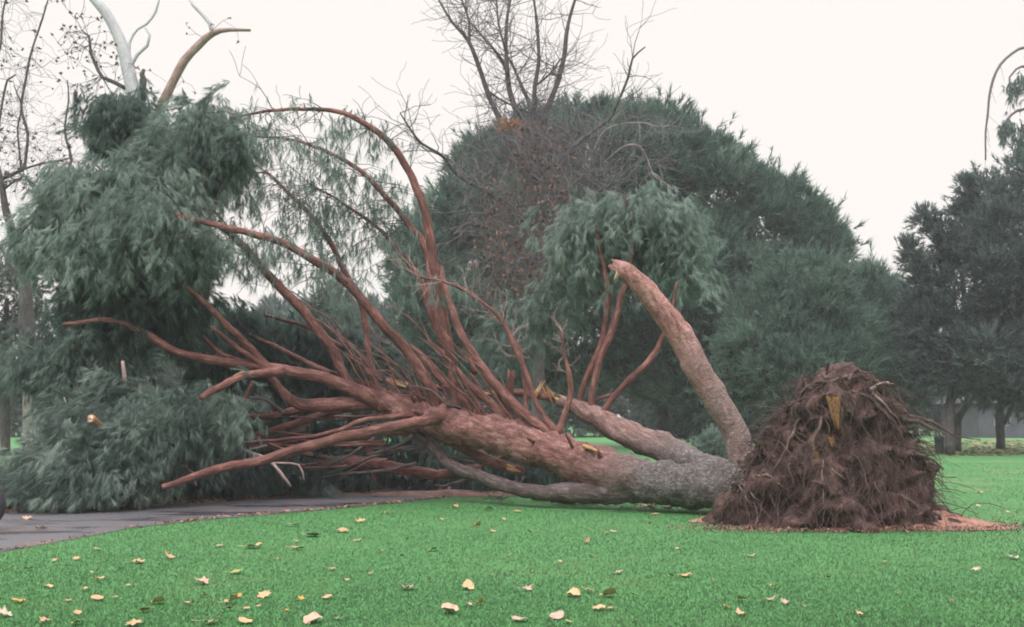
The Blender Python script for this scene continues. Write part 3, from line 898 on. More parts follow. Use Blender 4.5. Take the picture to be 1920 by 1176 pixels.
def LP(*a): return [lobe_px(*x) for x in a]
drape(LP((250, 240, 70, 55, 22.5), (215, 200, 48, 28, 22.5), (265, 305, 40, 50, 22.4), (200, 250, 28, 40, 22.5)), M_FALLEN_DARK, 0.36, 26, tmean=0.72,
      label="dark tuft of needles standing at the top of the fallen crown")
drape(LP((375, 270, 85, 75, 21.6), (430, 300, 45, 75, 21.7), (350, 340, 70, 60, 21.5), (400, 225, 40, 30, 21.6)), M_FALLEN, 0.34, 26, tmean=0.5)
drape(LP((150, 360, 85, 55, 21.2), (230, 350, 80, 45, 21.0), (120, 430, 75, 60, 21.2), (75, 460, 42, 45, 21.3)), M_FALLEN, 0.36, 26, tmean=0.55)
drape(LP((280, 430, 110, 80, 20.6), (200, 470, 90, 70, 20.6), (350, 480, 70, 60, 20.8)), M_FALLEN, 0.36, 26, tmean=0.62)
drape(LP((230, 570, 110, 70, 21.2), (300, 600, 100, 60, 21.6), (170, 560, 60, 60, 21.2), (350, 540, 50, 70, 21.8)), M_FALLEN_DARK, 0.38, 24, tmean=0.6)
drape(LP((150, 680, 110, 60, 21.0), (70, 690, 70, 46, 20.8), (230, 660, 70, 50, 21.3)), M_FALLEN, 0.38, 24, tmean=0.36)
drape(LP((260, 800, 130, 60, 20.2), (330, 765, 90, 42, 20.8), (180, 850, 110, 65, 19.9), (360, 815, 55, 50, 21.0)), M_FALLEN, 0.34, 26, tmean=0.5, sweep=(-0.45, -0.2, 0.35))
drape(LP((75, 898, 85, 34, 19.6), (150, 895, 120, 38, 19.4), (260, 890, 85, 40, 20.3), (10, 893, 50, 22, 19.8)), M_FALLEN, 0.34, 26, tmean=0.48, sweep=(-0.5, -0.3, 0.3))
drape(LP((430, 770, 14, 35, 20.3), (410, 740, 14, 28, 20.4), (440, 800, 10, 26, 20.3)), M_FALLEN, 0.2, 12, L=0.22, tmean=0.62)
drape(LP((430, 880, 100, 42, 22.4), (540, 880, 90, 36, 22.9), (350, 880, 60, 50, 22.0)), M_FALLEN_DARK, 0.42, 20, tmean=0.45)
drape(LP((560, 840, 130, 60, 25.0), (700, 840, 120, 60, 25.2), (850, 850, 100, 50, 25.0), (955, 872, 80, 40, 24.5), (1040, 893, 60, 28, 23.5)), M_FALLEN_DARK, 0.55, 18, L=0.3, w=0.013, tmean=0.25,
      label="needles behind the trunk, darkened in colour for shade")
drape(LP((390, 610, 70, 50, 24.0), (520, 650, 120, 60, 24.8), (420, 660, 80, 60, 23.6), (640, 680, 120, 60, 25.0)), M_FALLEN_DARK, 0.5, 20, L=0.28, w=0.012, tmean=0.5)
# right-hand crown on the second stem
drape(LP((1180, 415, 115, 52, 21.8), (1268, 455, 58, 58, 21.7), (1085, 455, 58, 50, 21.9), (1180, 470, 90, 42, 22.0)), M_FALLEN, 0.30, 24, L=0.2, tmean=0.60, fill=0.7)
drape(LP((1312, 512, 42, 30, 21.3), (1285, 498, 40, 36, 21.4)), M_FALLEN, 0.34, 16, tmean=0.5, fill=0.4)
drape(LP((1000, 590, 70, 40, 22.6), (1060, 540, 50, 50, 22.4), (960, 640, 50, 40, 22.8)), M_FALLEN, 0.38, 18, tmean=0.42, fill=0.5)

def hang_on(key, n, i0, i1, seed, mat=M_FALLEN, L=0.22, sp=0.3, per=7, tmean=0.5, nb=14):
    """loose brushes hanging from a bare branch"""
    rng = np.random.RandomState(seed)
    o, p, r = BR[key]
    idx = (len(p) * (i0 + (i1 - i0) * rng.rand(n))).astype(int).clip(0, len(p) - 1)
    c = p[idx] + rng.randn(n, 3) * np.array((sp, sp * 0.7, sp * 0.5)) + np.array((0, 0, -sp * 0.5))
    a = Acc()
    for i, cc in zip(idx, c):
        mid = (p[i] + cc) / 2 + np.array((0, 0, 0.06))
        tube(a, [p[i], mid, cc], [0.008, 0.006, 0.004], 3, cap=False)
    w = attach("twigs", a.mesh("twigs"), M_GREYBR, o); w["kind"] = "stuff"
    cp = np.repeat(c, per, 0) + rng.randn(n * per, 3) * np.array((0.08, 0.08, 0.14))
    d = rng.randn(n * per, 3) * 0.3 + np.array((0, 0, -1.0)); d /= np.linalg.norm(d, axis=1)[:, None]
    t = np.repeat(tmean + 0.15 * rng.randn(n), per)
    blades("foliage", cp, d, L, nb, 0.009, 0.25, 0.12, mat, o, tint=t, rng=rng)
hang_on('c', 34, 0.62, 1.0, 21, per=7, sp=0.32, tmean=0.45)
hang_on('d', 70, 0.55, 1.0, 22, per=7, sp=0.38, tmean=0.5)
hang_on('f', 70, 0.50, 1.0, 23, per=6, sp=0.42, tmean=0.5)
hang_on('g', 80, 0.42, 1.0, 24, per=7, sp=0.45, tmean=0.46)
hang_on('b', 34, 0.5, 1.0, 25, per=8, sp=0.40, tmean=0.45)
hang_on('a', 30, 0.55, 1.0, 26, per=8, sp=0.40, tmean=0.45)
hang_on('u', 10, 0.6, 1.0, 27, per=5, sp=0.3, tmean=0.5)

# root plate -----------------------------------------------------------
PROF = [(690, 1545, 1575), (700, 1512, 1625), (715, 1494, 1662), (740, 1478, 1682), (770, 1455, 1700), (800, 1432, 1722), (830, 1412, 1738), (860, 1392, 1738),
        (890, 1374, 1742), (920, 1362, 1752), (945, 1354, 1765), (962, 1348, 1785), (980, 1340, 1812), (986, 1336, 1822)]
YR = 17.0
def make_roots():
    m, nt, b = newmat("root_earth")
    pos = geo_pos(nt)
    n1 = nz(nt, mapping(nt, pos, (7, 7, 2.2)), 1.6, 6, 0.7, 0.6); n2 = nz(nt, pos, 2.2, 4, 0.6)
    r = ramp(nt, [(0.33, (0.016, 0.010, 0.010)), (0.5, (0.082, 0.046, 0.042)), (0.68, (0.19, 0.118, 0.108))], n1.outputs[0])  # darkest stop paints in the shade of hollows
    r2 = ramp(nt, [(0.35, (0.55, 0.5, 0.5)), (0.7, (1.15, 1.08, 1.05))], n2.outputs[0])
    mm = mixc(nt, r.outputs[0], r2.outputs[0], 1.0, 'MULTIPLY')
    nt.links.new(mm.outputs[0], b.inputs["Base Color"]); b.inputs["Roughness"].default_value = 0.95
    bump(nt, b, n1.outputs[0], 0.9, 0.06)
    rows = np.linspace(690, 986, 64); na = 96
    pr = np.array(PROF, float)
    for c_ in (1, 2): pr[:, c_] = 1552 + (pr[:, c_] - 1552) * np.interp(pr[:, 0], [690, 760, 930, 986], [0.86, 0.90, 0.94, 0.98])
    V, Fq = [], []
    for i, py in enumerate(rows):
        xl, xr = np.interp(py, pr[:, 0], pr[:, 1]), np.interp(py, pr[:, 0], pr[:, 2])
        A, C = P(xl, py, YR), P(xr, py, YR)
        t = (py - 690) / 296.0
        dep = 0.22 + 1.05 * t ** 0.8
        mid = (A + C) / 2; hw = (C - A).length / 2
        for k in range(na):
            a = 2 * math.pi * k / na
            d = Vector((math.cos(a), math.sin(a), 0))
            p = mid + Vector((hw * d.x, dep * d.y, 0))
            q = p * 1.0
            nn = -0.07 + 0.30 * noise.noise(q * 1.9) + 0.20 * noise.noise(q * 5.3) + 0.06 * noise.noise(Vector((q.x * 14, q.y * 14, q.z * 4)))
            dd = Vector((d.x, d.y * 1.2, 0.1 if t > 0.1 else 0.5))
            p = p + dd * nn * (0.5 + 0.5 * min(1, t * 3)) + Vector((0, 0, 0.16 * noise.noise(q * 4 + Vector((9, 9, 9)))))
            p.z = max(p.z, -0.05) if i < len(rows) - 1 else -0.05
            V.append(p)
    n = len(rows)
    for i in range(n - 1):
        for k in range(na):
            k2 = (k + 1) % na
            Fq.append((i * na + k, (i + 1) * na + k, (i + 1) * na + k2, i * na + k2))
    top = sum((V[k] for k in range(na)), Vector()) / na + Vector((0, 0, 0.05)); V.append(top)
    for k in range(na): Fq.append((k, (k + 1) % na, len(V) - 1))
    a = Acc(); a.add(V, Fq)
    me = a.mesh("root_plate")
    bvh = BVHTree.FromPolygons([tuple(v) for v in V], [tuple(f) for f in Fq])
    plate = attach("root_plate", me, m, FP)
    plate["label"] = "torn-up root mass packed with dark earth and hanging roots"
    cam_o = Vector((0, 0, CAMZ))
    def hit(px, py):
        h = bvh.ray_cast(cam_o, ray(px, py).normalized())
        return h
    M_ROOT = bark_mat("root_bark", ((0.036, 0.023, 0.021), (0.086, 0.055, 0.049), (0.19, 0.132, 0.12)))
    M_ROOTP = bark_mat("pale_root_bark", ((0.15, 0.105, 0.095), (0.28, 0.205, 0.185), (0.44, 0.35, 0.32)))
    # traced larger roots, laid on the surface of the plate
    def root(lst, mat=M_ROOT, lift=0.02, yfix=None):
        pts, rad = [], []
        for (px, py, r) in lst:
            h = hit(px, py)
            if h[0] is not None:
                q = h[0] - ray(px, py).normalized() * lift; Y = q.y
            else:
                Y = yfix if yfix else (pts[-1].y if pts else YR)
                q = P(px, py, Y)
            pts.append(q); rad.append(r * Y / F)
        p2, r2 = spline(pts, rad, 0.04)
        p2 = np.array([q + 0.055 * np.array(noise.noise_vector(Vector(q) * 3.1)) + 0.03 * np.array(noise.noise_vector(Vector(q) * 8)) for q in p2])
        r2 = r2 * (0.95 if yfix else 0.55) * np.linspace(1, 0.55, len(r2))
        a = Acc(); tube(a, p2, r2, 7, 0.35, 12)
        return attach("root", a.mesh("root"), mat, plate)
    root([(1690, 770, 5), (1720, 782, 4.5), (1745, 788, 4), (1775, 808, 3.6), (1805, 820, 2.6), (1840, 826, 1.4)], M_ROOT, yfix=16.9)
    root([(1632, 738, 6), (1655, 755, 5), (1675, 780, 4), (1697, 808, 2.2)], M_ROOTP)
    root([(1628, 735, 5), (1648, 724, 5), (1668, 719, 4.5)], M_ROOTP, yfix=16.6)
    root([(1408, 886, 4), (1440, 893, 4), (1462, 906, 3.5), (1478, 918, 2)], M_ROOTP)
    root([(1482, 814, 3), (1510, 826, 3), (1535, 833, 2)], M_ROOTP)
    root([(1541, 850, 1.8), (1545, 900, 2), (1542, 952, 1.3)], M_ROOTP)
    root([(1462, 940, 4), (1462, 965, 4), (1458, 992, 3)])
    root([(1385, 912, 2), (1395, 935, 2), (1405, 950, 1.2)], M_ROOTP)
    root([(1388, 910, 2), (1410, 925, 2.2), (1428, 945, 1.2)], M_ROOTP)
    root([(1705, 850, 3.5), (1735, 872, 3), (1750, 905, 2.6), (1757, 940, 1.4)], yfix=16.7)
    root([(1735, 876, 2), (1765, 890, 2), (1793, 896, 1.2)], yfix=16.7)
    root([(1712, 830, 3), (1730, 870, 2.6), (1738, 920, 1.4)], yfix=16.6)
    root([(1560, 880, 2), (1578, 890, 2), (1592, 905, 1.4)], M_ROOTP)
    for l in ([(1553, 712, 6), (1549, 696, 5), (1556, 682, 3)], [(1590, 712, 5), (1600, 700, 5), (1612, 690, 3)], [(1520, 728, 6), (1508, 716, 5), (1502, 706, 3)],
              [(1650, 735, 6), (1668, 722, 5), (1684, 720, 3)], [(1690, 790, 6), (1722, 790, 5), (1748, 802, 3), (1760, 822, 2)], [(1715, 850, 5), (1750, 862, 4), (1772, 880, 2)]):
        root(l, M_ROOT, yfix=16.7)
    root([(1500, 735, 7), (1530, 712, 8), (1560, 716, 8), (1590, 705, 8), (1625, 712, 7), (1655, 730, 5)])
    root([(1470, 770, 6), (1495, 750, 6), (1520, 745, 5), (1535, 760, 4)])
    root([(1600, 735, 7), (1640, 755, 7), (1680, 800, 6), (1710, 860, 5), (1725, 920, 3)])
    root([(1590, 770, 6), (1625, 810, 6), (1650, 870, 5), (1665, 930, 3)])
    root([(1500, 780, 6), (1480, 830, 6), (1455, 880, 5), (1430, 940, 4), (1415, 985, 3)])
    root([(1540, 780, 6), (1525, 840, 6), (1510, 900, 5), (1500, 960, 3)])
    root([(1420, 850, 6), (1400, 890, 6), (1385, 930, 5), (1365, 980, 3)])
    root([(1690, 930, 8), (1730, 950, 9), (1770, 975, 8), (1800, 992, 5)])
    # the broken orange root and its torn spots
    wedge = simple("orange_root_wood", (0.22, 0.11, 0.045), 0.5, 26, 0.85, (0.36, 0.20, 0.085))
    def torn(px, py, wpx, hpx, n, seed):
        h = hit(px, py)[0]
        if h is None: return
        rr = random.Random(seed); a = Acc(); s_ = h.y / F
        for k in range(n):
            u = rr.uniform(-0.5, 0.5)
            top = h + Vector((u * wpx * s_, -0.05 - 0.05 * rr.random(), 0.02 * rr.uniform(-1, 1)))
            tip = h + Vector((u * wpx * s_ * 0.25 + 0.25 * wpx * s_, -0.06 - 0.04 * rr.random(), -hpx * s_ * rr.uniform(0.55, 1.0)))
            w_ = wpx * s_ * rr.uniform(0.10, 0.2)
            ring = [top + Vector((w_ * math.cos(t), w_ * math.sin(t), 0)) for t in (0, 1.57, 3.14, 4.71)]
            mid = [top.lerp(tip, 0.55) + Vector((w_ * 0.55 * math.cos(t), w_ * 0.55 * math.sin(t), 0)) for t in (0, 1.57, 3.14, 4.71)]
            a.add(ring + mid + [tip], [(3, 2, 1, 0)] + [(q, (q + 1) % 4, 4 + (q + 1) % 4, 4 + q) for q in range(4)] + [(4 + q, 4 + (q + 1) % 4, 8) for q in range(4)])
        o = attach("broken_root", a.mesh("broken_root", False), wedge, plate)
        return o
    o = torn(1559, 746, 24, 62, 18, 1)
    if o: o["label"] = "split orange root wedge near the top of the root mass"
    torn(1553, 820, 13, 22, 7, 2); torn(1527, 848, 11, 20, 6, 3)
    # fine hanging roots
    rng = np.random.RandomState(4)
    a = Acc()
    for k in range(3400):
        px, py = rng.uniform(1345, 1800), rng.uniform(692, 975)
        h = hit(px, py)
        if h[0] is None: continue
        nrm = np.array(h[1]); nrm = nrm if nrm[1] < 0 else -nrm
        L = 0.12 + 0.75 * rng.rand() ** 3
        p = np.array(h[0]); d = nrm * 0.8 + rng.randn(3) * 0.45 + np.array((0.12 * (px - 1540) / 200, 0, 0.1))
        d /= np.linalg.norm(d); pts = [p - d * 0.03]
        for i in range(5):
            d = d + np.array((0, 0, -0.42)) + 0.28 * rng.randn(3); d /= np.linalg.norm(d)
            nx = pts[-1] + d * L / 5
            nx[2] = max(nx[2], 0.01)
            pts.append(nx)
        r = 0.003 + 0.008 * rng.rand() ** 3
        tube(a, pts, [r * (1 - 0.12 * i) for i in range(6)], 3, cap=False)
    o = attach("fine_roots", a.mesh("fine_roots"), M_ROOT, plate); o["kind"] = "stuff"
    # fringe sticking out along the outline
    a = Acc()
    pr2 = pr
    for k in range(420):
        py = rng.uniform(692, 960); side = rng.rand() < 0.62
        xx = np.interp(py, pr2[:, 0], pr2[:, 2 if side else 1])
        p = np.array(P(xx + (-6 if side else 6), py, YR - rng.uniform(-0.2, 0.5)))
        d = np.array(((1 if side else -1) * rng.uniform(0.2, 1), rng.uniform(-0.6, 0.2), rng.uniform(-0.2, 0.7))); d /= np.linalg.norm(d)
        L = 0.12 + 0.75 * rng.rand() ** 3; pts = [p]
        for i in range(5):
            d = d + np.array((0, 0, -0.3)) + 0.25 * rng.randn(3); d /= np.linalg.norm(d); pts.append(pts[-1] + d * L / 5)
        r = 0.004 + 0.006 * rng.rand()
        tube(a, pts, [r * (1 - 0.13 * i) for i in range(6)], 3, cap=False)
    o = attach("fringe_roots", a.mesh("fringe_roots"), M_ROOT, plate); o["kind"] = "stuff"
make_roots()

# ==================================================================== TREES BEHIND
def mk_tree(name, label, cat, base_px, Y, group=None):
    p = P(base_px, 785, Y); p.z = 0
    return thing(name, label, cat, p, group)

GP = "pines and trees behind the fallen tree"
# great domed pine
t = mk_tree("pine_tree", "huge dark green domed pine towering behind the bare tree", "tree", 1240, 62, GP)
pine_crown(t, LP((1100, 318, 155, 116, 62), (1222, 332, 122, 126, 61), (1320, 388, 112, 116, 61), (1412, 448, 112, 116, 61), (1478, 496, 98, 120, 61), (1512, 540, 74, 128, 62), (1000, 330, 90, 90, 61.5),
                 (1000, 420, 130, 150, 61), (930, 330, 70, 75, 62), (1200, 520, 220, 130, 60), (1330, 600, 200, 120, 61), (1060, 600, 200, 130, 62), (1320, 700, 140, 72, 60)), M_PINE, bough=1.35, per=32, L=0.72)
trunk_px(t, [(1245, 836, 62, 16), (1240, 760, 62, 14), (1230, 600, 62, 12), (1220, 400, 62, 8)], M_DARKBARK)
for (bx, x2, y2) in ((1238, 1110, 420), (1238, 1360, 470), (1236, 1300, 600), (1240, 1080, 600)):
    trunk_px(t, [(bx, 700, 62, 8), ((bx + x2) / 2, (700 + y2) / 2 + 20, 61.5, 6), (x2, y2, 61.5, 3)], M_DARKBARK, 6, name="limb")
t = mk_tree("pine_tree", "mid green bushy pine in front of the domed pine, above the root mass", "tree", 1500, 52, GP)
pine_crown(t, LP((1500, 560, 85, 75, 52), (1440, 640, 80, 80, 51.5), (1560, 640, 80, 90, 52), (1500, 700, 120, 70, 51), (1400, 720, 70, 60, 52)), M_PINE_L, bough=1.1, L=0.55, w=0.05, per=24)
trunk_px(t, [(1502, 846, 52, 10), (1500, 760, 52, 9), (1500, 600, 52, 6)], M_DARKBARK)
t = mk_tree("pine_tree", "small spiky pine between the domed pine and the right pines", "tree", 1635, 58, GP)
pine_crown(t, LP((1630, 590, 45, 80, 58), (1660, 640, 45, 90, 58), (1610, 680, 60, 80, 57), (1680, 700, 50, 70, 58)), M_PINE, bough=1.1, L=0.8, w=0.05, per=22)
trunk_px(t, [(1636, 838, 58, 9), (1636, 760, 58, 8), (1634, 600, 58, 4)], M_DARKBARK)
t = mk_tree("pine_tree", "dark pine at the left shoulder of the domed pine, behind the red branches", "tree", 810, 58, GP)
pine_crown(t, LP((800, 470, 55, 65, 58), (850, 420, 40, 70, 58.5), (820, 560, 80, 70, 57), (860, 640, 90, 80, 58), (760, 480, 22, 40, 58)), M_PINE, bough=1.1, L=0.65, w=0.05, per=22)
trunk_px(t, [(812, 838, 58, 10), (812, 760, 58, 9), (806, 520, 58, 5)], M_DARKBARK)

# bare broadleaf with lopped limbs in front of the domed pine
def make_bare_mid():
    Y = 42
    t = mk_tree("bare_tree", "leafless dark tree with bare limbs fanning above the domed pine", "tree", 1006, Y, GP)
    rng = np.random.RandomState(31)
    a = Acc()
    def limb(lst, name="limb", mat=M_DARKBARK, dy=0.0):
        n = len(lst)
        L = [(x, y, Y + dy * i / max(1, n - 1), r * 0.82) for i, (x, y, r) in enumerate(lst)]
        b = Acc(); pts, rad = pxline(L); pts, rad = spline(pts, rad, 0.35); tube(b, pts, rad, 7, 0.1, 2)
        attach(name, b.mesh(name), mat, t)
        return pts, rad
    limb([(1008, 858, 17), (1008, 760, 15), (1010, 620, 14), (1010, 468, 13), (1000, 400, 13), (998, 345, 12)], "trunk")
    Ls = []
    Ls.append(limb([(998, 350, 9), (976, 310, 8), (950, 262, 7), (938, 228, 6.5), (916, 178, 6), (899, 128, 5.5), (878, 76, 4.8), (848, 42, 3.2), (823, 0, 2.2), (810, -30, 1.5)], dy=-1))
    Ls.append(limb([(880, 80, 3.4), (879, 38, 3.2), (864, -5, 2.4)], dy=0))
    Ls.append(limb([(1000, 350, 10), (990, 290, 8), (973, 225, 7.2), (955, 170, 6.5), (950, 132, 5.5), (933, 102, 4), (908, 72, 3), (880, 40, 1.8)], dy=1))
    Ls.append(limb([(952, 140, 5), (949, 88, 4.5), (950, 42, 3.8), (957, 0, 3), (962, -30, 2)], dy=1))
    Ls.append(limb([(948, 95, 3), (935, 45, 2.4), (931, 0, 2)], dy=0))
    Ls.append(limb([(1002, 340, 9), (1000, 270, 7), (1001, 212, 6), (1003, 161, 5.2), (1010, 119, 4.5), (1008, 55, 3.6), (1001, 0, 2.6), (998, -30, 2)], dy=-1))
    Ls.append(limb([(1006, 345, 9), (1015, 270, 7.5), (1026, 205, 6.8), (1042, 165, 6.4), (1057, 110, 5.8), (1062, 64, 5), (1069, 30, 4), (1078, 0, 3.2), (1084, -30, 2)], dy=0))
    Ls.append(limb([(1003, 162, 2.6), (1030, 140, 2.4), (1050, 112, 2.4)], dy=0))
    Ls.append(limb([(1003, 260, 5), (997, 208, 5), (976, 157, 4.2), (960, 120, 3), (950, 105, 2)], dy=1))
    Ls.append(limb([(1008, 330, 6), (1080, 270, 5), (1140, 225, 4), (1154, 202, 3.6), (1178, 145, 3), (1186, 110, 2.4), (1210, 88, 1.4)], dy=-2))
    Ls.append(limb([(1009, 420, 4.5), (1050, 368, 4), (1075, 345, 3.6), (1105, 318, 3.4), (1113, 285, 3), (1138, 242, 2.5), (1195, 230, 1.8), (1240, 240, 1)], mat=M_GREYTRUNK, dy=-3))
    Ls.append(limb([(1140, 300, 3), (1170, 275, 2.6), (1200, 275, 2.4), (1218, 310, 1.8), (1225, 330, 1.2)], mat=M_GREYTRUNK, dy=-3))
    Ls.append(limb([(996, 420, 7), (930, 370, 5.5), (860, 330, 4.6), (838, 302, 4.2), (820, 286, 3.6), (789, 268, 3), (768, 240, 2.4), (750, 212, 1.4)], dy=-3))
    Ls.append(limb([(912, 168, 3), (935, 185, 2.6), (965, 200, 2.2), (990, 210, 1.6)], dy=0))
    Ls.append(limb([(1000, 470, 5), (940, 440, 4.5), (880, 420, 3.5), (850, 440, 2)], dy=-3))
    Ls.append(limb([(1012, 480, 5), (1070, 450, 4.5), (1120, 380, 3.5), (1150, 340, 2)], dy=-3))
    ends = []
    for k, (p, r) in enumerate(Ls):
        n = 30 if k in (0, 2, 12) else 22
        for j in range(n):
            i = rng.randint(max(1, len(p) // 6), len(p))
            tt = p[i] - p[i - 1]; tt /= np.linalg.norm(tt)
            d = tt * 0.6 + 0.8 * rng.randn(3) * np.array((1, 0.8, 0.6)); d /= np.linalg.norm(d)
            twig(a, p[i], d, 0.9 + 1.4 * rng.rand(), 0.022, 1, rng, 0.05, 0.22, 3, ends, rmin=0.008)
    # dense thicket of fine twigs low in the crown
    for j in range(700):
        c = np.array(P(rng.uniform(890, 1150), rng.uniform(230, 560), Y + rng.uniform(-3, 1)))
        d = rng.randn(3) * np.array((0.7, 0.5, 0.6)) + np.array((0, 0, 0.35)); d /= np.linalg.norm(d)
        twig(a, c, d, 0.8 + 1.2 * rng.rand(), 0.014, 1, rng, -0.05, 0.25, 3, None, rmin=0.007)
    me = a.mesh("twigs"); me.name = "twigs"
    o = attach("twigs", me, M_TWIG, t); o["kind"] = "stuff"
    # withered leaves still hanging
    N = 750
    cs = [(945, 385, 50, 40), (930, 460, 45, 40), (1040, 360, 30, 40), (1010, 520, 60, 50), (960, 500, 50, 60), (1030, 450, 35, 60), (1000, 300, 60, 50), (1040, 560, 50, 40)]
    pts = []
    for k in range(N):
        x, y, sx, sy = cs[rng.randint(len(cs))]
        pts.append(P(x + sx * rng.randn() * 0.7, y + sy * rng.randn() * 0.7, Y + rng.uniform(-3.5, -0.5)))
    pts = np.array(pts)
    o = blades("leaves", pts, rand_dir(N, rng) * 0.6 + np.array((0, 0, -0.7)), 0.20, 2, 0.12, 0.5, 0.0, M_DRYLEAF, t, rng=rng, tvar=0.25)
    o["kind"] = "stuff"; o["label"] = "withered brown leaves hanging in the lower crown"
    pts = np.array([P(956 + 10 * rng.randn(), 234 + 5 * rng.randn(), Y - 1.2 + 0.2 * rng.randn()) for _ in range(130)])
    o = blades("leaf_clump", pts, rand_dir(130, rng) + np.array((0, 0, -0.7)), 0.2, 2, 0.12, 0.5, 0.0, M_ORANGELEAF, t, rng=rng)
    o["label"] = "orange clump of leaves caught in the fork of the limbs"
make_bare_mid()

# pale-barked tree behind the fallen crown
def make_pale_tree():
    Y = 34
    t = mk_tree("pale_tree", "white-barked bare tree rising behind the top of the fallen crown", "tree", 268, Y, GP)
    rng = np.random.RandomState(41)
    def limb(lst, mat, name="limb", sides=9):
        b = Acc(); pts, rad = pxline([(x, y, Y, r) for x, y, r in lst]); pts, rad = spline(pts, rad, 0.3); tube(b, pts, rad, sides, 0.08, 2)
        attach(name, b.mesh(name), mat, t); return pts, rad
    limb([(270, 860, 20), (272, 700, 18), (274, 500, 17), (268, 320, 16), (262, 220, 15)], M_GREYTRUNK, "trunk")
    L1 = limb([(264, 235, 15), (250, 175, 14), (240, 130, 12.5), (228, 85, 11.5), (213, 50, 10.5), (195, 20, 10), (170, -8, 8), (140, -40, 6)], M_WHITEBARK)
    L2 = limb([(275, 260, 10), (306, 192, 9), (325, 152, 8.5), (345, 115, 8.5), (372, 85, 8), (400, 62, 6.5), (430, 56, 4), (470, 57, 2.6)], M_TANBARK)
    limb([(242, 130, 4), (258, 102, 3.6), (276, 86, 3), (281, 66, 2.4), (272, 52, 1.8)], M_WHITEBARK)
    limb([(243, 120, 3), (243, 80, 2.6), (258, 55, 2.4), (275, 45, 2.4), (292, 22, 2.4), (300, -10, 2)], M_WHITEBARK)
    limb([(398, 64, 4), (394, 45, 3.8), (380, 28, 3.4), (362, 10, 3), (352, -10, 2.6)], M_WHITEBARK)
    L3 = limb([(240, 168, 4), (215, 155, 4), (192, 145, 3.6), (178, 118, 3), (170, 100, 2.8), (167, 68, 2.2), (154, 58, 1.4)], M_DARKBARK)
    limb([(268, 190, 6), (268, 165, 6), (270, 150, 6), (266, 140, 5), (270, 130, 3)], M_DARKBARK)
    a = Acc(); ends = []
    for (p, r), n in ((L1, 6), (L2, 4), (L3, 34)):
        for j in range(n):
            i = rng.randint(2, len(p)); d = rng.randn(3) * np.array((1, 0.6, 0.8)); d /= np.linalg.norm(d)
            twig(a, p[i], d, 0.6 + 0.7 * rng.rand(), 0.014, 1, rng, 0.0, 0.3, 2, ends, rmin=0.006)
    o = attach("twigs", a.mesh("twigs"), M_TWIG, t); o["kind"] = "stuff"
    e = np.array(ends)
    o = blades("leaves", e, rand_dir(len(e), rng), 0.12, 2, 0.09, 0.5, 0, M_DRYLEAF, t, rng=rng, tmean=0.2); o["kind"] = "stuff"
make_pale_tree()

# bare tree at the left edge
def make_left_bare():
    Y = 38
    t = mk_tree("bare_tree", "bare grey-trunked tree with dangling twigs at the left edge", "tree", 62, Y, GP)
    rng = np.random.RandomState(51)
    def limb(lst, mat=M_DARKBARK, name="limb", sides=8):
        b = Acc(); pts, rad = pxline([(x, y, Y, r) for x, y, r in lst]); pts, rad = spline(pts, rad, 0.3); tube(b, pts, rad, sides, 0.1, 2)
        attach(name, b.mesh(name), mat, t); return pts, rad
    limb([(62, 880, 20), (62, 830, 18), (61, 770, 17), (58, 700, 16)], M_GREYTRUNK, "trunk", 12)
    Ls = [limb([(58, 720, 16), (52, 620, 14), (47, 540, 12.5), (40, 485, 11), (22, 430, 8.5), (10, 390, 7), (4, 350, 6), (-6, 310, 5), (-25, 260, 4)], name="limb"),
          limb([(-8, 340, 4), (22, 328, 3.6), (43, 318, 3.2), (49, 290, 3), (52, 250, 2.8), (44, 222, 2.6), (40, 196, 2.5), (48, 150, 2.4), (56, 108, 2.2), (66, 75, 2), (78, 40, 1.8), (90, 0, 1.4)]),
          limb([(43, 318, 2.2), (80, 306, 2.2), (110, 302, 1.9), (130, 297, 1.3)]),
          limb([(30, 450, 4), (80, 380, 3.4), (120, 330, 3), (134, 300, 2.8), (125, 265, 2.4), (122, 235, 2.2), (129, 185, 1.6), (126, 150, 1.2)]),
          limb([(40, 322, 2), (36, 280, 2), (33, 240, 1.8), (40, 200, 1.6), (26, 160, 1.2)]),
          limb([(2, 360, 2.4), (20, 345, 2.2), (45, 330, 1.6)]),
          limb([(-10, 310, 3), (0, 220, 2.4), (14, 150, 2), (30, 140, 1.4)]),
          limb([(-20, 140, 3), (0, 90, 2.4), (6, 20, 2), (18, -20, 1.4)]),
          limb([(45, 540, 5), (20, 500, 4), (5, 470, 3), (-15, 450, 3)])]
    a = Acc(); ends = []
    for k, (p, r) in enumerate(Ls):
        for j in range(30 if k else 20):
            i = rng.randint(2, len(p)); d = rng.randn(3) * np.array((1, 0.6, 0.9)); d /= np.linalg.norm(d)
            twig(a, p[i], d, 0.5 + 0.9 * rng.rand(), 0.012, 1, rng, -0.04, 0.3, 3, ends, rmin=0.006)
    o = attach("twigs", a.mesh("twigs"), M_TWIG, t); o["kind"] = "stuff"
    e = np.array(ends); e = e[rng.rand(len(e)) < 0.15]
    o = blades("leaves", e, rand_dir(len(e), rng), 0.13, 3, 0.10, 0.8, 0, needle_mat("dark_seed_leaves", (0.05, 0.045, 0.055), (0.10, 0.09, 0.11), (0.17, 0.15, 0.18)), t, rng=rng)
    o["kind"] = "stuff"
make_left_bare()

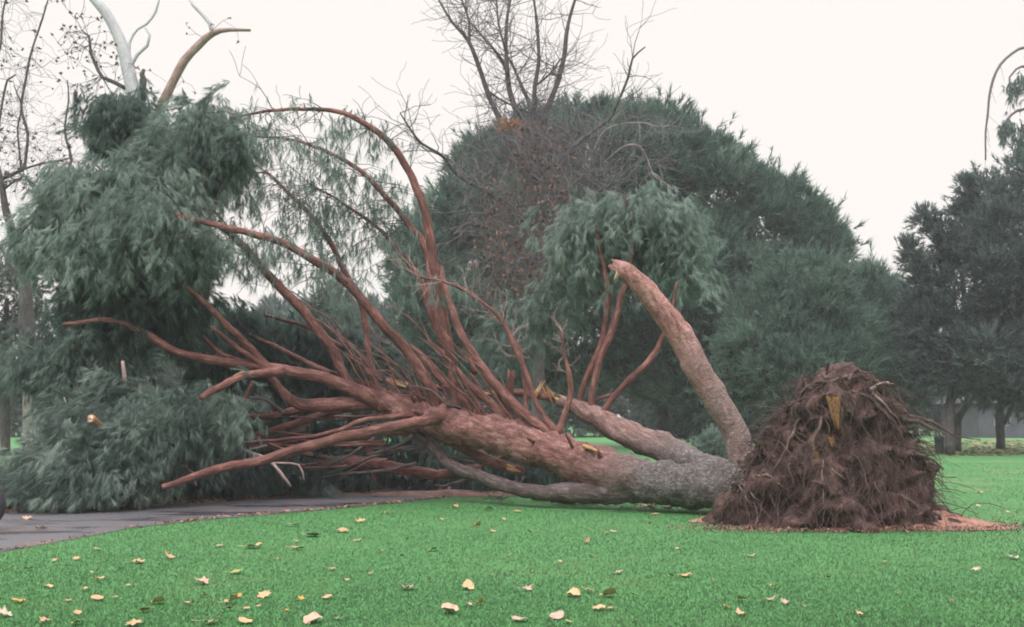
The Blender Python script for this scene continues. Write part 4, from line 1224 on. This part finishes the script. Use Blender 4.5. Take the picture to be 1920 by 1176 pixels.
# grey-green trees beyond, at the left
def bush(name, label, base_px, Y, lobes, mat, bough=1.0, L=0.5, w=0.05, per=22, gaps=0.0, up=0.0, group=GP, trunk=True, cat="tree"):
    t = mk_tree(name, label, cat, base_px, Y, group)
    pine_crown(t, LP(*[(a, b, c, d, Y + e) for a, b, c, d, e in lobes]), mat, bough=bough, per=per, L=L, w=w, up=up, gaps=gaps)
    gy = 785 + CAMZ * F / Y
    if trunk: trunk_px(t, [(base_px, gy, Y, 0.22 * F / Y), (base_px, gy - 60, Y, 0.2 * F / Y), (base_px + 3, lobes[0][1], Y, 0.1 * F / Y)], M_DARKBARK)
    return t
bush("leafy_tree", "grey-green thinly leaved tree at the far left behind the fallen crown", 10, 48,
     [(10, 560, 60, 70, 0), (60, 600, 50, 60, 0.5), (20, 660, 80, 60, 0), (90, 690, 60, 60, 0), (-30, 600, 50, 90, 0)], M_GREY_F, bough=0.9, L=0.4, w=0.04, gaps=0.25, per=18, up=-0.4)
# row of trees beyond, each one of its own
ROW = [(-60, 96, 60, 640, 'n'), (60, 98, 70, 690, 'd'), (170, 100, 70, 670, 'n'), (300, 96, 80, 620, 'd'), (430, 92, 75, 590, 'n'), (525, 95, 60, 570, 'd'), (615, 90, 65, 548, 'n'), (700, 94, 60, 575, 'd'),
       (790, 97, 70, 620, 'n'), (900, 98, 80, 640, 'd'), (1030, 96, 80, 650, 'n'), (1150, 100, 80, 655, 'd'), (1290, 104, 70, 690, 'n'), (1420, 102, 80, 690, 'd'),
       (1560, 98, 80, 690, 'n'), (1700, 104, 80, 700, 'd'), (1840, 110, 80, 720, 'n'), (1960, 106, 80, 690, 'd')]
ROWLAB = ["leftmost of the far dark trees behind the lawn, half out of frame", "far dark tree above the strip of lawn at the left edge", "far tree hidden behind the lower left of the fallen crown",
          "far dark tree behind the middle of the fallen crown", "far tree glimpsed under the arching red branches at left", "far dark tree behind the long red branch with its orange underside",
          "highest of the far trees seen under the arching branches", "far dark tree just left of the tallest arching branch", "far tree low behind the upright red branch",
          "far dark tree behind the bare twigged branch", "far tree behind the short broken stub on the trunk", "far dark tree behind the two upright twin branches",
          "far tree in the gap beside the curved pink stem", "far dark tree between the curved pink stem and the root mass", "far tree low behind the root mass",
          "far dark tree right of the root mass, below the spiky pine", "far tree between the two dark trunks at right", "far dark tree at the right edge beyond the dark trunks"]
for (x, Y, hw, top, k), lab in zip(ROW, ROWLAB):
    mid = (top + 800) / 2; hh = (800 - top) / 2
    bush("background_tree", lab, x, Y, [(x, top + hh * 0.75, hw * 0.8, hh * 0.75, 0), (x - hw * 0.5, mid + 10, hw * 0.7, hh * 0.8, 0), (x + hw * 0.5, mid + 15, hw * 0.7, hh * 0.8, 0.5), (x, 770, hw * 1.1, 34, 0)],
         M_PINE if k == 'n' else M_PINE_D, bough=1.7, L=0.9, w=0.09, per=18, up=0.5)

# dark pines at the right edge
def make_right_pines():
    t = mk_tree("pine_tree", "dark ragged pine with twin trunks at the right edge", "tree", 1790, 50, GP)
    lob = LP((1800, 560, 80, 90, 50), (1870, 500, 80, 120, 49), (1930, 480, 70, 200, 50), (1770, 640, 75, 80, 50), (1860, 660, 110, 90, 49), (1940, 690, 60, 80, 50), (1850, 390, 38, 55, 49.5), (1800, 700, 80, 45, 50))
    pine_crown(t, lob, M_PINE_D, bough=0.9, L=0.5, w=0.042, per=20, up=0.5, gaps=0.42)
    # ragged outer sprays
    sp = LP((1735, 410, 15, 16, 49.5), (1752, 428, 18, 18, 49.5), (1772, 448, 20, 20, 49.5), (1790, 475, 22, 20, 49.5), (1703, 470, 10, 22, 49.5), (1718, 500, 14, 22, 49.5), (1730, 530, 20, 24, 49.5),
            (1712, 560, 10, 18, 49.5), (1812, 350, 14, 20, 49.5), (1820, 385, 18, 20, 49.5), (1790, 400, 12, 12, 49.5), (1745, 580, 30, 40, 49.5), (1715, 610, 22, 50, 50))
    pine_crown(t, sp, M_PINE_D, bough=0.5, L=0.36, w=0.03, per=12, up=0.7)
    for l in ([(1700, 470, 50, 1.5), (1730, 520, 50, 2.5), (1770, 590, 50, 4), (1790, 650, 50, 5)], [(1728, 400, 50, 1.5), (1760, 440, 50, 2.5), (1800, 500, 50, 4), (1810, 600, 50, 5)], [(1815, 345, 50, 1.5), (1825, 420, 50, 3), (1830, 560, 50, 5)]):
        trunk_px(t, l, M_DARKBARK, 6, name="limb")
    trunk_px(t, [(1781, 852, 49, 9.5), (1781, 800, 49, 8), (1783, 740, 49.3, 7), (1790, 640, 49.5, 5)], M_DARKBARK)
    trunk_px(t, [(1795, 846, 50.5, 8), (1795, 800, 50.5, 7.5), (1796, 785, 50.5, 7), (1810, 765, 50, 5), (1830, 740, 50, 4), (1845, 700, 50, 3)], M_DARKBARK)
    trunk_px(t, [(1794, 795, 50.5, 5), (1785, 770, 50, 4), (1778, 745, 50, 3)], M_DARKBARK, name="limb")
    t = mk_tree("pine_tree", "dark pine on a forked trunk nearest the right edge", "tree", 1876, 58, GP)
    trunk_px(t, [(1876, 842, 58, 9), (1876, 815, 58, 8), (1874, 785, 58, 7.5), (1878, 740, 58, 6), (1885, 650, 58, 5)], M_DARKBARK)
    trunk_px(t, [(1877, 800, 58, 5), (1890, 780, 58, 5), (1902, 750, 58, 4), (1912, 700, 58, 3)], M_DARKBARK, name="limb")
    pine_crown(t, LP((1890, 640, 90, 80, 58), (1930, 560, 60, 100, 58), (1860, 700, 70, 50, 57.5), (1940, 720, 60, 45, 58)), M_PINE_D, bough=1.0, L=0.6, w=0.05, per=20)
    # weeping branches reaching in from a tree past the right edge
    t = mk_tree("weeping_tree", "weeping tree beyond the right edge, its long bare branch arching into the sky", "tree", 2060, 36, GP)
    Y = 36
    def limb(lst, mat=M_TWIG, name="limb"):
        b = Acc(); pts, rad = pxline([(x, y, Y, r) for x, y, r in lst]); pts, rad = spline(pts, rad, 0.25); tube(b, pts, rad, 6, 0.15, 5)
        attach(name, b.mesh(name), mat, t); return pts, rad
    limb([(2060, 876, 22), (2058, 700, 19), (2050, 400, 15), (2030, 200, 11), (2000, 120, 7)], M_DARKBARK, "trunk")
    A1 = limb([(2010, 130, 5), (1970, 95, 4), (1925, 88, 3), (1898, 100, 2.8), (1875, 122, 2.6), (1862, 150, 2.4), (1855, 180, 2.2), (1852, 215, 2), (1848, 250, 1.8), (1848, 300, 1.5)])
    A2 = limb([(2035, 240, 5), (1975, 150, 4), (1930, 125, 3), (1905, 130, 2.2), (1893, 145, 1.8), (1895, 190, 1.4)])
    A3 = limb([(2045, 330, 5), (1980, 220, 4), (1920, 205, 3), (1890, 222, 2.2), (1876, 250, 1.6)])
    A4 = limb([(2045, 330, 4), (1990, 270, 3), (1940, 250, 2.5), (1910, 270, 1.6), (1905, 310, 1.2)])
    rng = np.random.RandomState(61); a = Acc()
    for (p, r), n in ((A1, 16), (A2, 10), (A3, 10)):
        for j in range(n):
            i = rng.randint(2, len(p)); d = np.array((0.2 * rng.randn(), 0.2 * rng.randn(), -1.0)); d /= np.linalg.norm(d)
            twig(a, p[i], d, 0.25 + 0.35 * rng.rand(), 0.010, 0, rng, -0.2, 0.15, 1, rmin=0.006)
    o = attach("twigs", a.mesh("twigs"), M_TWIG, t); o["kind"] = "stuff"
    for (cx, cy, rx, ry, n) in ((1903, 165, 16, 22, 90), (1918, 150, 12, 14, 40), (1890, 235, 18, 16, 80), (1912, 245, 18, 22, 90), (1880, 255, 8, 14, 30), (1915, 285, 14, 20, 60)):
        pts = np.array([P(cx + rx * rng.randn() * 0.55, cy + ry * rng.randn() * 0.55, Y + 0.3 * rng.randn()) for _ in range(n)])
        d = rng.randn(n, 3) * 0.35 + np.array((0, 0, -1)); d /= np.linalg.norm(d, axis=1)[:, None]
        blades("foliage", pts, d, 0.24, 6, 0.03, 0.3, 0.1, M_PINE_D, t, rng=rng, tmean=0.75)
make_right_pines()

# small shrub on the far lawn and young growth
t = bush("green_shrub", "small green shrub on the far lawn beside the foot of the curved pink stem", 1338, 34,
         [(1338, 840, 24, 28, 0), (1325, 862, 26, 18, 0), (1356, 860, 18, 20, 0)], M_FALLEN, bough=0.28, L=0.2, w=0.016, per=16, up=0.6, group="none", trunk=False, cat="shrub")
del t["group"]
b_ = Acc()
pp, rr_ = spline([P(1338, 882, 34), P(1338, 860, 34), P(1337, 835, 34)], [0.05, 0.04, 0.02], 0.1); tube(b_, pp, rr_, 6)
attach("stem", b_.mesh("stem"), M_DARKBARK, t)

# ---- far low buildings glimpsed under the trees
def box(acc, x0, x1, y0, y1, z0, z1):
    v = [(x, y, z) for z in (z0, z1) for y in (y0, y1) for x in (x0, x1)]
    acc.add(v, [(0, 2, 3, 1), (4, 5, 7, 6), (0, 1, 5, 4), (2, 6, 7, 3), (0, 4, 6, 2), (1, 3, 7, 5)])
def building(px0, px1, Y, h, label, wc):
    A, C = P(px0, 785, Y), P(px1, 785, Y)
    t = thing("low_building", label, "building", ((A.x + C.x) / 2, Y, 0))
    a = Acc(); box(a, A.x, C.x, Y, Y + 8, 0, h)
    attach("wall", a.mesh("wall", False), wc, t)
    a = Acc()
    x0, x1 = A.x - 0.5, C.x + 0.5
    a.add([(x0, Y - 0.6, h + 0.003), (x1, Y - 0.6, h + 0.003), (x1, Y + 8.6, h + 0.003), (x0, Y + 8.6, h + 0.003), (x0 + 1.5, Y + 4, h + 1.7), (x1 - 1.5, Y + 4, h + 1.7)],
          [(0, 1, 5, 4), (2, 3, 4, 5), (1, 2, 5), (3, 0, 4), (3, 2, 1, 0)])
    attach("roof", a.mesh("roof", False), simple("roof_shingle", (0.10, 0.105, 0.125), 0.3, 3, 0.8), t)
    n = max(2, int((C.x - A.x) / 2.6))
    glass = simple("dull_window_glass", (0.07, 0.08, 0.10), 0.2, 1, 0.15)
    fr = simple("window_frame_paint", (0.24, 0.25, 0.28), 0.08, 3, 0.6)
    for k in range(n):
        cx = A.x + (k + 0.5) * (C.x - A.x) / n
        if k == n // 2:
            a = Acc(); box(a, cx - 0.5, cx + 0.5, Y - 0.05, Y - 0.003, 0, 2.1); attach("door", a.mesh("door", False), simple("door_paint", (0.16, 0.17, 0.20), 0.1, 3, 0.6), t)
            continue
        a = Acc(); box(a, cx - 0.7, cx + 0.7, Y - 0.05, Y - 0.003, 1.0, 2.2); w = attach("window", a.mesh("window", False), fr, t)
        a = Acc(); box(a, cx - 0.62, cx + 0.62, Y - 0.07, Y - 0.053, 1.08, 2.12); attach("pane", a.mesh("pane", False), glass, w)
    return t
def fence(px0, px1, Y, h):
    A, C = P(px0, 785, Y), P(px1, 785, Y)
    t = thing("board_fence", "dull grey board fence glimpsed in the gap beside the curved stem", "fence", (A.x, Y, 0))
    mt = simple("fence_boards", (0.085, 0.092, 0.11), 0.35, 1.3, 0.9)
    n = int((C.x - A.x) / 2.4)
    for k in range(n):
        a = Acc(); x0 = A.x + k * 2.4 + 0.08
        for q in range(14):
            z = h + 0.06 * random.uniform(-1, 1)
            box(a, x0 + q * 0.16, x0 + q * 0.16 + 0.148, Y + 0.01 * (q % 2), Y + 0.03 + 0.01 * (q % 2), 0.05, z)
        attach("board_panel", a.mesh("board_panel", False), mt, t)
        a = Acc(); box(a, A.x + k * 2.4 - 0.06, A.x + k * 2.4 + 0.06, Y - 0.07, Y + 0.06, 0, h + 0.15)
        attach("post", a.mesh("post", False), M_GREYTRUNK, t)
fence(1210, 1470, 84, 1.9)
for x, lab in ((1235, "dark low shrub in front of the grey fence, leftmost of the shrubs by the gap"), (1392, "dark low shrub in the shade right of the curved pink stem"), (1290, "dark shrub before the fence in the middle of the gap")):
    g = bush("dark_shrub", lab, x, 76, [(x, 795, 34, 26, 0), (x + 18, 803, 26, 18, 0), (x - 20, 805, 24, 16, 0)], M_PINE_D, bough=0.8, L=0.5, w=0.05, per=18, up=0.3, group="shrubs by the grey fence", trunk=False, cat="shrub")
    b_ = Acc(); q = P(x, 785, 76); tube(b_, [(q.x, 76, 0), (q.x, 76, 0.5), (q.x, 76, 1.0)], [0.08, 0.07, 0.04], 6)
    attach("stem", b_.mesh("stem"), M_DARKBARK, g)
building(1835, 2010, 92, 2.9, "low pale grey building behind the dark trunks at the right edge", simple("pale_grey_wall", (0.075, 0.083, 0.105), 0.25, 1.5, 0.8))

# ---- dark litter bin by the twin trunks
def make_bin():
    Y = 51.5
    c = P(1760, 800, Y); c.z = 0
    t = thing("litter_bin", "dark green litter bin standing left of the twin dark trunks", "bin", c)
    mt = simple("bin_paint", (0.035, 0.055, 0.05), 0.2, 6, 0.5)
    a = Acc()
    prof = [(0.17, 0.0), (0.19, 0.04), (0.21, 0.45), (0.22, 0.62), (0.235, 0.63), (0.235, 0.68)]
    n = 16; V = [(c.x + r * math.cos(6.2832 * k / n), c.y + r * math.sin(6.2832 * k / n), z) for r, z in prof for k in range(n)]
    Fq = [(i * n + k, i * n + (k + 1) % n, (i + 1) * n + (k + 1) % n, (i + 1) * n + k) for i in range(len(prof) - 1) for k in range(n)]
    a.add(V, Fq); attach("body", a.mesh("body"), mt, t)
    a = Acc(); prof = [(0.245, 0.681), (0.24, 0.73), (0.16, 0.80), (0.03, 0.83)]
    V = [(c.x + r * math.cos(6.2832 * k / n), c.y + r * math.sin(6.2832 * k / n), z) for r, z in prof for k in range(n)]
    Fq = [(i * n + k, i * n + (k + 1) % n, (i + 1) * n + (k + 1) % n, (i + 1) * n + k) for i in range(len(prof) - 1) for k in range(n)] + [tuple(3 * n + k for k in range(n))]
    a.add(V, Fq); attach("lid", a.mesh("lid"), mt, t)
    c2 = P(1770, 800, Y - 0.1)
    t2 = thing("marker_post", "thin pale post between the litter bin and the twin trunks", "post", (c2.x, c2.y, 0))
    a = Acc(); tube(a, [(c2.x, c2.y, 0), (c2.x, c2.y, 0.4), (c2.x, c2.y, 0.85)], [0.05, 0.05, 0.045], 10); attach("shaft", a.mesh("shaft"), simple("post_paint", (0.5, 0.5, 0.48), 0.1, 6, 0.6), t2)
    a = Acc(); tube(a, [(c2.x, c2.y, 0.853), (c2.x, c2.y, 0.89), (c2.x, c2.y, 0.91)], [0.06, 0.06, 0.03], 10); attach("cap", a.mesh("cap"), mt, t2)
make_bin()

# ---- wheeled cart cut by the left edge (only its wheel shows)
def make_cart():
    R = 0.345; Y = 16.0
    c = P(-36.5, 947, Y); c.z = R + 0.006
    t = thing("parked_cart", "dark rubber wheel of a cart parked on the path, cut off by the left edge", "cart", (c.x, c.y, 0))
    rub = simple("black_rubber", (0.028, 0.028, 0.035), 0.2, 20, 0.7); metal = simple("dull_steel", (0.3, 0.3, 0.31), 0.1, 10, 0.4); paint = simple("cart_paint", (0.05, 0.06, 0.09), 0.1, 5, 0.5)
    def wheel(cy):
        e = bpy.data.objects.new("wheel", None); e.location = (c.x - t.location.x, cy - t.location.y, c.z); link(e, t)
        n = 40; prof = [(0.19, -0.085), (0.30, -0.10), (0.335, -0.08), (R, -0.04), (R, 0.04), (0.335, 0.08), (0.30, 0.10), (0.19, 0.085)]
        V = [(c.x + r * math.cos(6.2832 * k / n), cy + o, c.z + r * math.sin(6.2832 * k / n)) for r, o in prof for k in range(n)]
        m_ = len(prof)
        Fq = [(i * n + k, ((i + 1) % m_) * n + k, ((i + 1) % m_) * n + (k + 1) % n, i * n + (k + 1) % n) for i in range(m_) for k in range(n)]
        a = Acc(); a.add(V, Fq); attach("tyre", a.mesh("tyre"), rub, e)
        prof = [(0.188, -0.06), (0.188, 0.06), (0.05, 0.04), (0.05, -0.04)]
        V = [(c.x + r * math.cos(6.2832 * k / n), cy + o, c.z + r * math.sin(6.2832 * k / n)) for r, o in prof for k in range(n)]
        Fq = [(i * n + k, ((i + 1) % 4) * n + k, ((i + 1) % 4) * n + (k + 1) % n, i * n + (k + 1) % n) for i in range(4) for k in range(n)]
        a = Acc(); a.add(V, Fq); attach("rim", a.mesh("rim"), metal, e)
    wheel(Y); wheel(Y - 1.1)
    a = Acc(); tube(a, [(c.x, Y - 1.2, c.z), (c.x, Y + 0.1, c.z)], [0.045, 0.045], 10); attach("axle", a.mesh("axle"), metal, t)
    a = Acc(); box(a, c.x - 1.6, c.x - 0.02, Y - 0.92, Y - 0.18, c.z + 0.08, c.z + 0.42); attach("bed", a.mesh("bed", False), paint, t)
make_cart()

# ---- chips, chunk and sprigs by the trunk
def chip(px, py, L, W, H, rot, mat, label, name="bark_chip", cat="wood chip"):
    g = G(px, py)
    rng = random.Random(px)
    a = Acc(); n = 10; V = []
    for z in (0, 1):
        for k in range(n):
            an = 6.2832 * k / n; r = 1 + rng.uniform(-0.25, 0.25)
            x, y = L / 2 * r * math.cos(an) * (1 - 0.2 * z), W / 2 * r * math.sin(an) * (1 - 0.3 * z)
            xx, yy_ = x * math.cos(rot) - y * math.sin(rot), x * math.sin(rot) + y * math.cos(rot)
            V.append((g.x + xx, g.y + yy_, 0.006 + z * H * rng.uniform(0.7, 1.1)))
    a.add(V, [tuple(range(n))[::-1], tuple(range(n, 2 * n))] + [(k, (k + 1) % n, n + (k + 1) % n, n + k) for k in range(n)])
    o = attach(name, a.mesh(name, False), mat)
    tag(o, label, cat, "wood chips beside the trunk")
chip(1205, 951, 0.22, 0.14, 0.05, 0.1, M_PALEWOOD, "leftmost of the pale chips on the grass below the trunk")
chip(1222, 950, 0.16, 0.12, 0.06, 0.5, M_PALEWOOD, "middle of the pale chips on the grass below the trunk")
chip(1252, 950, 0.11, 0.09, 0.05, -0.3, M_PALEWOOD, "smallest pale chip on the grass below the trunk, rightmost of them")
chip(1125, 949, 0.10, 0.07, 0.04, 0.3, M_PALEWOOD, "lone small pale chip left of the other chips below the trunk")
chip(990, 934, 0.20, 0.16, 0.14, 0.2, M_WOOD, "orange chunk of split wood under the low grey branch", "wood_chunk", "wood chunk")
def log_bit(px, py, L, r, rot, label):
    g = G(px, py); d = Vector((math.cos(rot), math.sin(rot), 0)); a = Acc()
    p, rr = spline([g - d * L / 2 + Vector((0, 0, r)), g + Vector((0, 0, r * 1.1)), g + d * L / 2 + Vector((0, 0, r))], [r * 0.8, r, r * 0.7], 0.05)
    tube(a, p, rr, 10, 0.25, 6, ragged=0.06)
    o = attach("broken_log", a.mesh("broken_log"), M_RED); tag(o, label, "log", "broken wood under the trunk")
log_bit(1075, 946, 0.85, 0.13, 0.15, "reddish broken piece of log under the joint of the low branch and trunk")
log_bit(1025, 940, 0.6, 0.09, -0.2, "smaller reddish broken log left of the other under the low branch")
def sprig(px, py, n, L, label):
    g = np.array(G(px, py)); rng = np.random.RandomState(px)
    p = g + rng.randn(n, 3) * np.array((L, 0.12, 0)) + np.array((0, 0, 0.06)); p[:, 2] = 0.05 + 0.08 * rng.rand(n)
    d = rng.randn(n, 3) * np.array((1, 0.6, 0.25)); d /= np.linalg.norm(d, axis=1)[:, None]
    o = blades("pine_sprig", p, d, 0.2, 10, 0.008, 0.35, 0.1, M_GREY_F, None, rng=rng); tag(o, label, "sprig", "torn sprigs on the grass")
sprig(1285, 960, 26, 0.22, "torn green sprig of needles on the grass left of the root mass")
sprig(1185, 960, 14, 0.16, "grey-green torn sprig on the grass below the pale wood chips")
sprig(930, 942, 10, 0.14, "small torn sprig at the tip of the grass beside the path end")

# ==================================================================== FALLEN LEAVES
LC = {'c': ("cream", (0.47, 0.30, 0.155)), 'm': ("mauve", (0.38, 0.27, 0.22)), 't': ("tan", (0.42, 0.26, 0.14)), 'o': ("orange", (0.52, 0.25, 0.05)),
      'b': ("brown", (0.26, 0.13, 0.08)), 'v': ("olive", (0.34, 0.30, 0.10)), 'p': ("pinkish", (0.50, 0.30, 0.22)), 'g': ("charcoal", (0.24, 0.18, 0.16)), 'w': ("whitish", (0.42, 0.34, 0.27))}
LEFT = """365,303,m,18 520,352,t,22 640,335,t,18 1100,212,c,20 1165,250,m,26 945,295,c,26 940,240,t,12 1110,300,t,20 1115,272,v,14 1285,235,t,20 1350,198,c,20 1340,270,t,14
1425,310,c,12 1450,165,t,12 1620,305,b,16 1785,215,o,14 1710,143,t,14 1660,190,c,9 1585,210,t,9 1525,265,t,9 1830,150,t,18 1890,190,c,9 1765,120,t,12 1885,115,t,10 1430,212,t,9 1850,235,t,10
820,290,m,16 355,390,m,14 370,415,c,14 183,445,c,14 100,378,g,14 80,430,b,12 75,500,o,22 370,490,t,20 315,455,t,12 590,505,c,22 545,535,o,20 715,510,m,20 765,480,m,12 765,430,p,24 885,390,v,20
890,483,o,16 860,503,c,22 985,480,c,24 920,528,t,16 975,520,t,10 860,528,b,14 1130,492,o,14 1225,485,c,18 1240,378,t,16 1080,535,o,12 20,552,w,26 170,575,t,18 290,582,o,18 290,545,t,14 500,588,t,28
780,582,c,34 920,578,c,24 1170,575,p,34 1270,565,g,14 1520,450,m,26 1755,450,c,22 1760,515,m,20 1795,508,o,14 1690,540,p,30 1700,370,t,9 1390,395,t,9 205,345,t,9 290,340,t,12 430,485,t,10 260,497,t,10 610,285,b,10
102,187,p,16 140,226,p,12 165,226,p,12 1040,340,t,8 1510,330,v,8 1910,325,c,8 660,400,t,7 480,440,v,8 1300,420,t,8 1610,420,v,8 1850,400,t,7"""
RIGHT = """70,240,m,12 350,243,c,10 380,235,m,12 275,278,b,14 300,328,b,12 400,392,m,20 895,328,m,16 650,403,c,22 600,405,v,12 50,455,m,22 75,443,m,10 228,478,c,26 285,460,t,20 360,478,c,26 325,528,c,22 368,528,t,14
35,570,m,26 165,560,m,26 210,578,v,14 460,478,v,10 860,493,t,18 808,523,o,16 860,550,t,16 970,493,m,16 1022,505,m,14 980,445,t,18 1180,410,b,12 1310,553,c,18 1520,288,b,8 1750,87,t,14 1750,140,w,9 1860,163,w,8
1885,335,w,30 1740,385,w,16 20,160,t,12 540,170,t,14 620,300,t,7 760,420,t,7 1100,520,t,8 1450,470,t,8 1650,500,b,8 1400,350,t,7 180,350,t,7"""
def leaf_mesh(var, curl, seed):
    """five-lobed leaf outline with a stalk, cupped and creased, of unit width"""
    rng = random.Random(seed)
    tips = [(-90, .25), (-62, .34), (-28, .62), (-12, .36), (8, .90), (32, .46), (62, .98), (78, .52), (92, 1.08), (106, .50), (122, .96), (148, .44), (172, .88), (192, .36), (208, .60), (242, .32)]
    if var == 1: tips = [(a, r * (0.75 + 0.25 * math.sin(math.radians(a)))) for a, r in tips]
    if var == 2: tips = [(-90, .35), (-60, .48), (-30, .56), (0, .60), (30, .66), (60, .82), (90, 1.1), (120, .80), (150, .64), (180, .60), (210, .55), (240, .48)]
    mean = sum(r for a, r in tips) / len(tips)
    tips = [(a, r * 0.62 + mean * 0.42) for a, r in tips]
    n = len(tips); V = []
    for ring in (1.0, 0.5):
        for (a, r) in tips:
            r2 = r * (1 + rng.uniform(-0.12, 0.12)) * ring * 0.55
            x, y = r2 * math.cos(math.radians(a)), r2 * math.sin(math.radians(a))
            rr = math.hypot(x, y)
            z = curl * rr * rr * (1.4 + 0.9 * math.sin(math.radians(a) * 2 + seed)) + 0.06 * rng.uniform(-1, 1) * ring
            V.append([x, y, z])
    V.append([0, 0, 0.02])
    Fq = [(i, (i + 1) % n, n + (i + 1) % n, n + i) for i in range(n)] + [(n + i, n + (i + 1) % n, 2 * n) for i in range(n)]
    z0 = min(v[2] for v in V)
    V = [(x, y, z - z0) for x, y, z in V]
    b = len(V); zs = V[2 * n][2]
    V += [(-0.012, -0.1, zs), (0.012, -0.1, zs), (0.03, -0.62, zs + 0.05), (0.015, -0.62, zs + 0.07)]
    Fq.append((b, b + 1, b + 2, b + 3))
    me = bpy.data.meshes.new("fallen_leaf"); me.from_pydata(V, [], Fq)
    me.polygons.foreach_set("use_smooth", np.ones(len(me.polygons), dtype=bool)); me.update()
    return me
LEAFMAT = {}
for k, (nm, c) in LC.items():
    m, nt, b = newmat(nm.replace("-", "_") + "_leaf")
    tc = nt.nodes.new("ShaderNodeTexCoord"); n = nz(nt, tc.outputs["Object"], 5, 4, 0.6)
    r = ramp(nt, [(0.3, tuple(x * 0.62 for x in c)), (0.55, c), (0.75, tuple(min(0.8, x * 1.2) for x in c))], n.outputs[0])
    nt.links.new(r.outputs[0], b.inputs["Base Color"]); b.inputs["Roughness"].default_value = 0.6
    LEAFMAT[k] = m
LEAFMESH = {}
def zone(px, py):
    if on_path(np.array([G(px, py).x]), np.array([G(px, py).y]))[0]: return "on the path by the left edge"
    row = "along the bottom edge of the photo" if py > 1150 else ("on the near lawn" if py > 1095 else ("on the middle lawn" if py > 1025 else ("on the lawn near the path" if px < 900 else ("on the lawn below the trunk" if px < 1340 else "on the far lawn right of the roots"))))
    if py <= 1025: return row
    col = "left third" if px < 480 else ("left of the centre" if px < 900 else ("right of the centre" if px < 1340 else "below the root mass"))
    if row.startswith("along"): return {"left third": "at the bottom left corner"}.get(col, "at the bottom edge " + col)
    return row + (" in the left third" if col == "left third" else " " + col)
def make_leaves():
    L = []
    for txt, ox in ((LEFT, 0), (RIGHT, 960)):
        for tok in txt.split():
            x, y, c, w = tok.split(','); L.append((ox + float(x) / 2, 880 + float(y) / 2, c, float(w)))
    L = [q for q in L if not (q[1] < 960 and q[0] > 1400 and q[0] < 1800)]
    groups = {}
    for q in L:
        size = "small" if q[3] < 13 else ("large" if q[3] > 24 else "")
        groups.setdefault((q[2], size, zone(q[0], q[1])), []).append(q)
    ORD = ["leftmost", "second", "third", "fourth", "fifth", "sixth", "seventh", "eighth", "ninth", "tenth", "eleventh", "twelfth"]
    NUM = ["", "", "two", "three", "four", "five", "six", "seven", "eight", "nine", "ten", "eleven", "twelve"]
    i = 0
    for (c, size, z), qs in groups.items():
        qs.sort(key=lambda q: q[0])
        nm = (size + " " if size else "") + LC[c][0]
        for k, q in enumerate(qs):
            lab = ("the only %s leaf %s" % (nm, z)) if len(qs) == 1 else ("%s of %s %s leaves %s" if k == 0 else "%s from left of %s %s leaves %s") % (ORD[k], NUM[len(qs)], nm, z)
            rng = random.Random(i * 13 + 5)
            var = rng.choice((0, 1, 2, 2)); cu = rng.randrange(3)
            key = (var, cu, c)
            if key not in LEAFMESH:
                me = leaf_mesh(var, (0.12, 0.3, 0.55)[cu], var * 7 + cu * 3 + ord(c)); me.materials.append(LEAFMAT[c]); LEAFMESH[key] = me
            o = bpy.data.objects.new("fallen_leaf", LEAFMESH[key]); link(o)
            g = G(q[0], q[1] + 1.5); o.location = (g.x, g.y, 0.022)
            s = q[3] * g.y / F * 1.5
            o.scale = (s, s, s * rng.uniform(0.8, 1.3))
            o.rotation_euler = (rng.uniform(-0.15, 0.35), rng.uniform(-0.2, 0.2), rng.uniform(0, 6.28))
            tag(o, lab, "leaf", "fallen leaves scattered over the lawn")
            i += 1
make_leaves()

# ==================================================================== added thin volume that lifts the dark tones
def make_added_haze():
    m = bpy.data.materials.new("added_haze"); m.use_nodes = True
    nt = m.node_tree; nt.nodes.clear()
    out = nt.nodes.new("ShaderNodeOutputMaterial"); v = nt.nodes.new("ShaderNodeVolumePrincipled")
    v.inputs["Color"].default_value = (0.90, 0.92, 0.96, 1); v.inputs["Density"].default_value = 0.0009
    nt.links.new(v.outputs[0], out.inputs["Volume"])
    a = Acc(); box(a, -160, 160, -12, 190, -1.0, 30)
    o = attach("added_haze", a.mesh("added_haze", False), m); o["kind"] = "stuff"; o["label"] = "added thin volume over the park that lifts the dark tones"
make_added_haze()
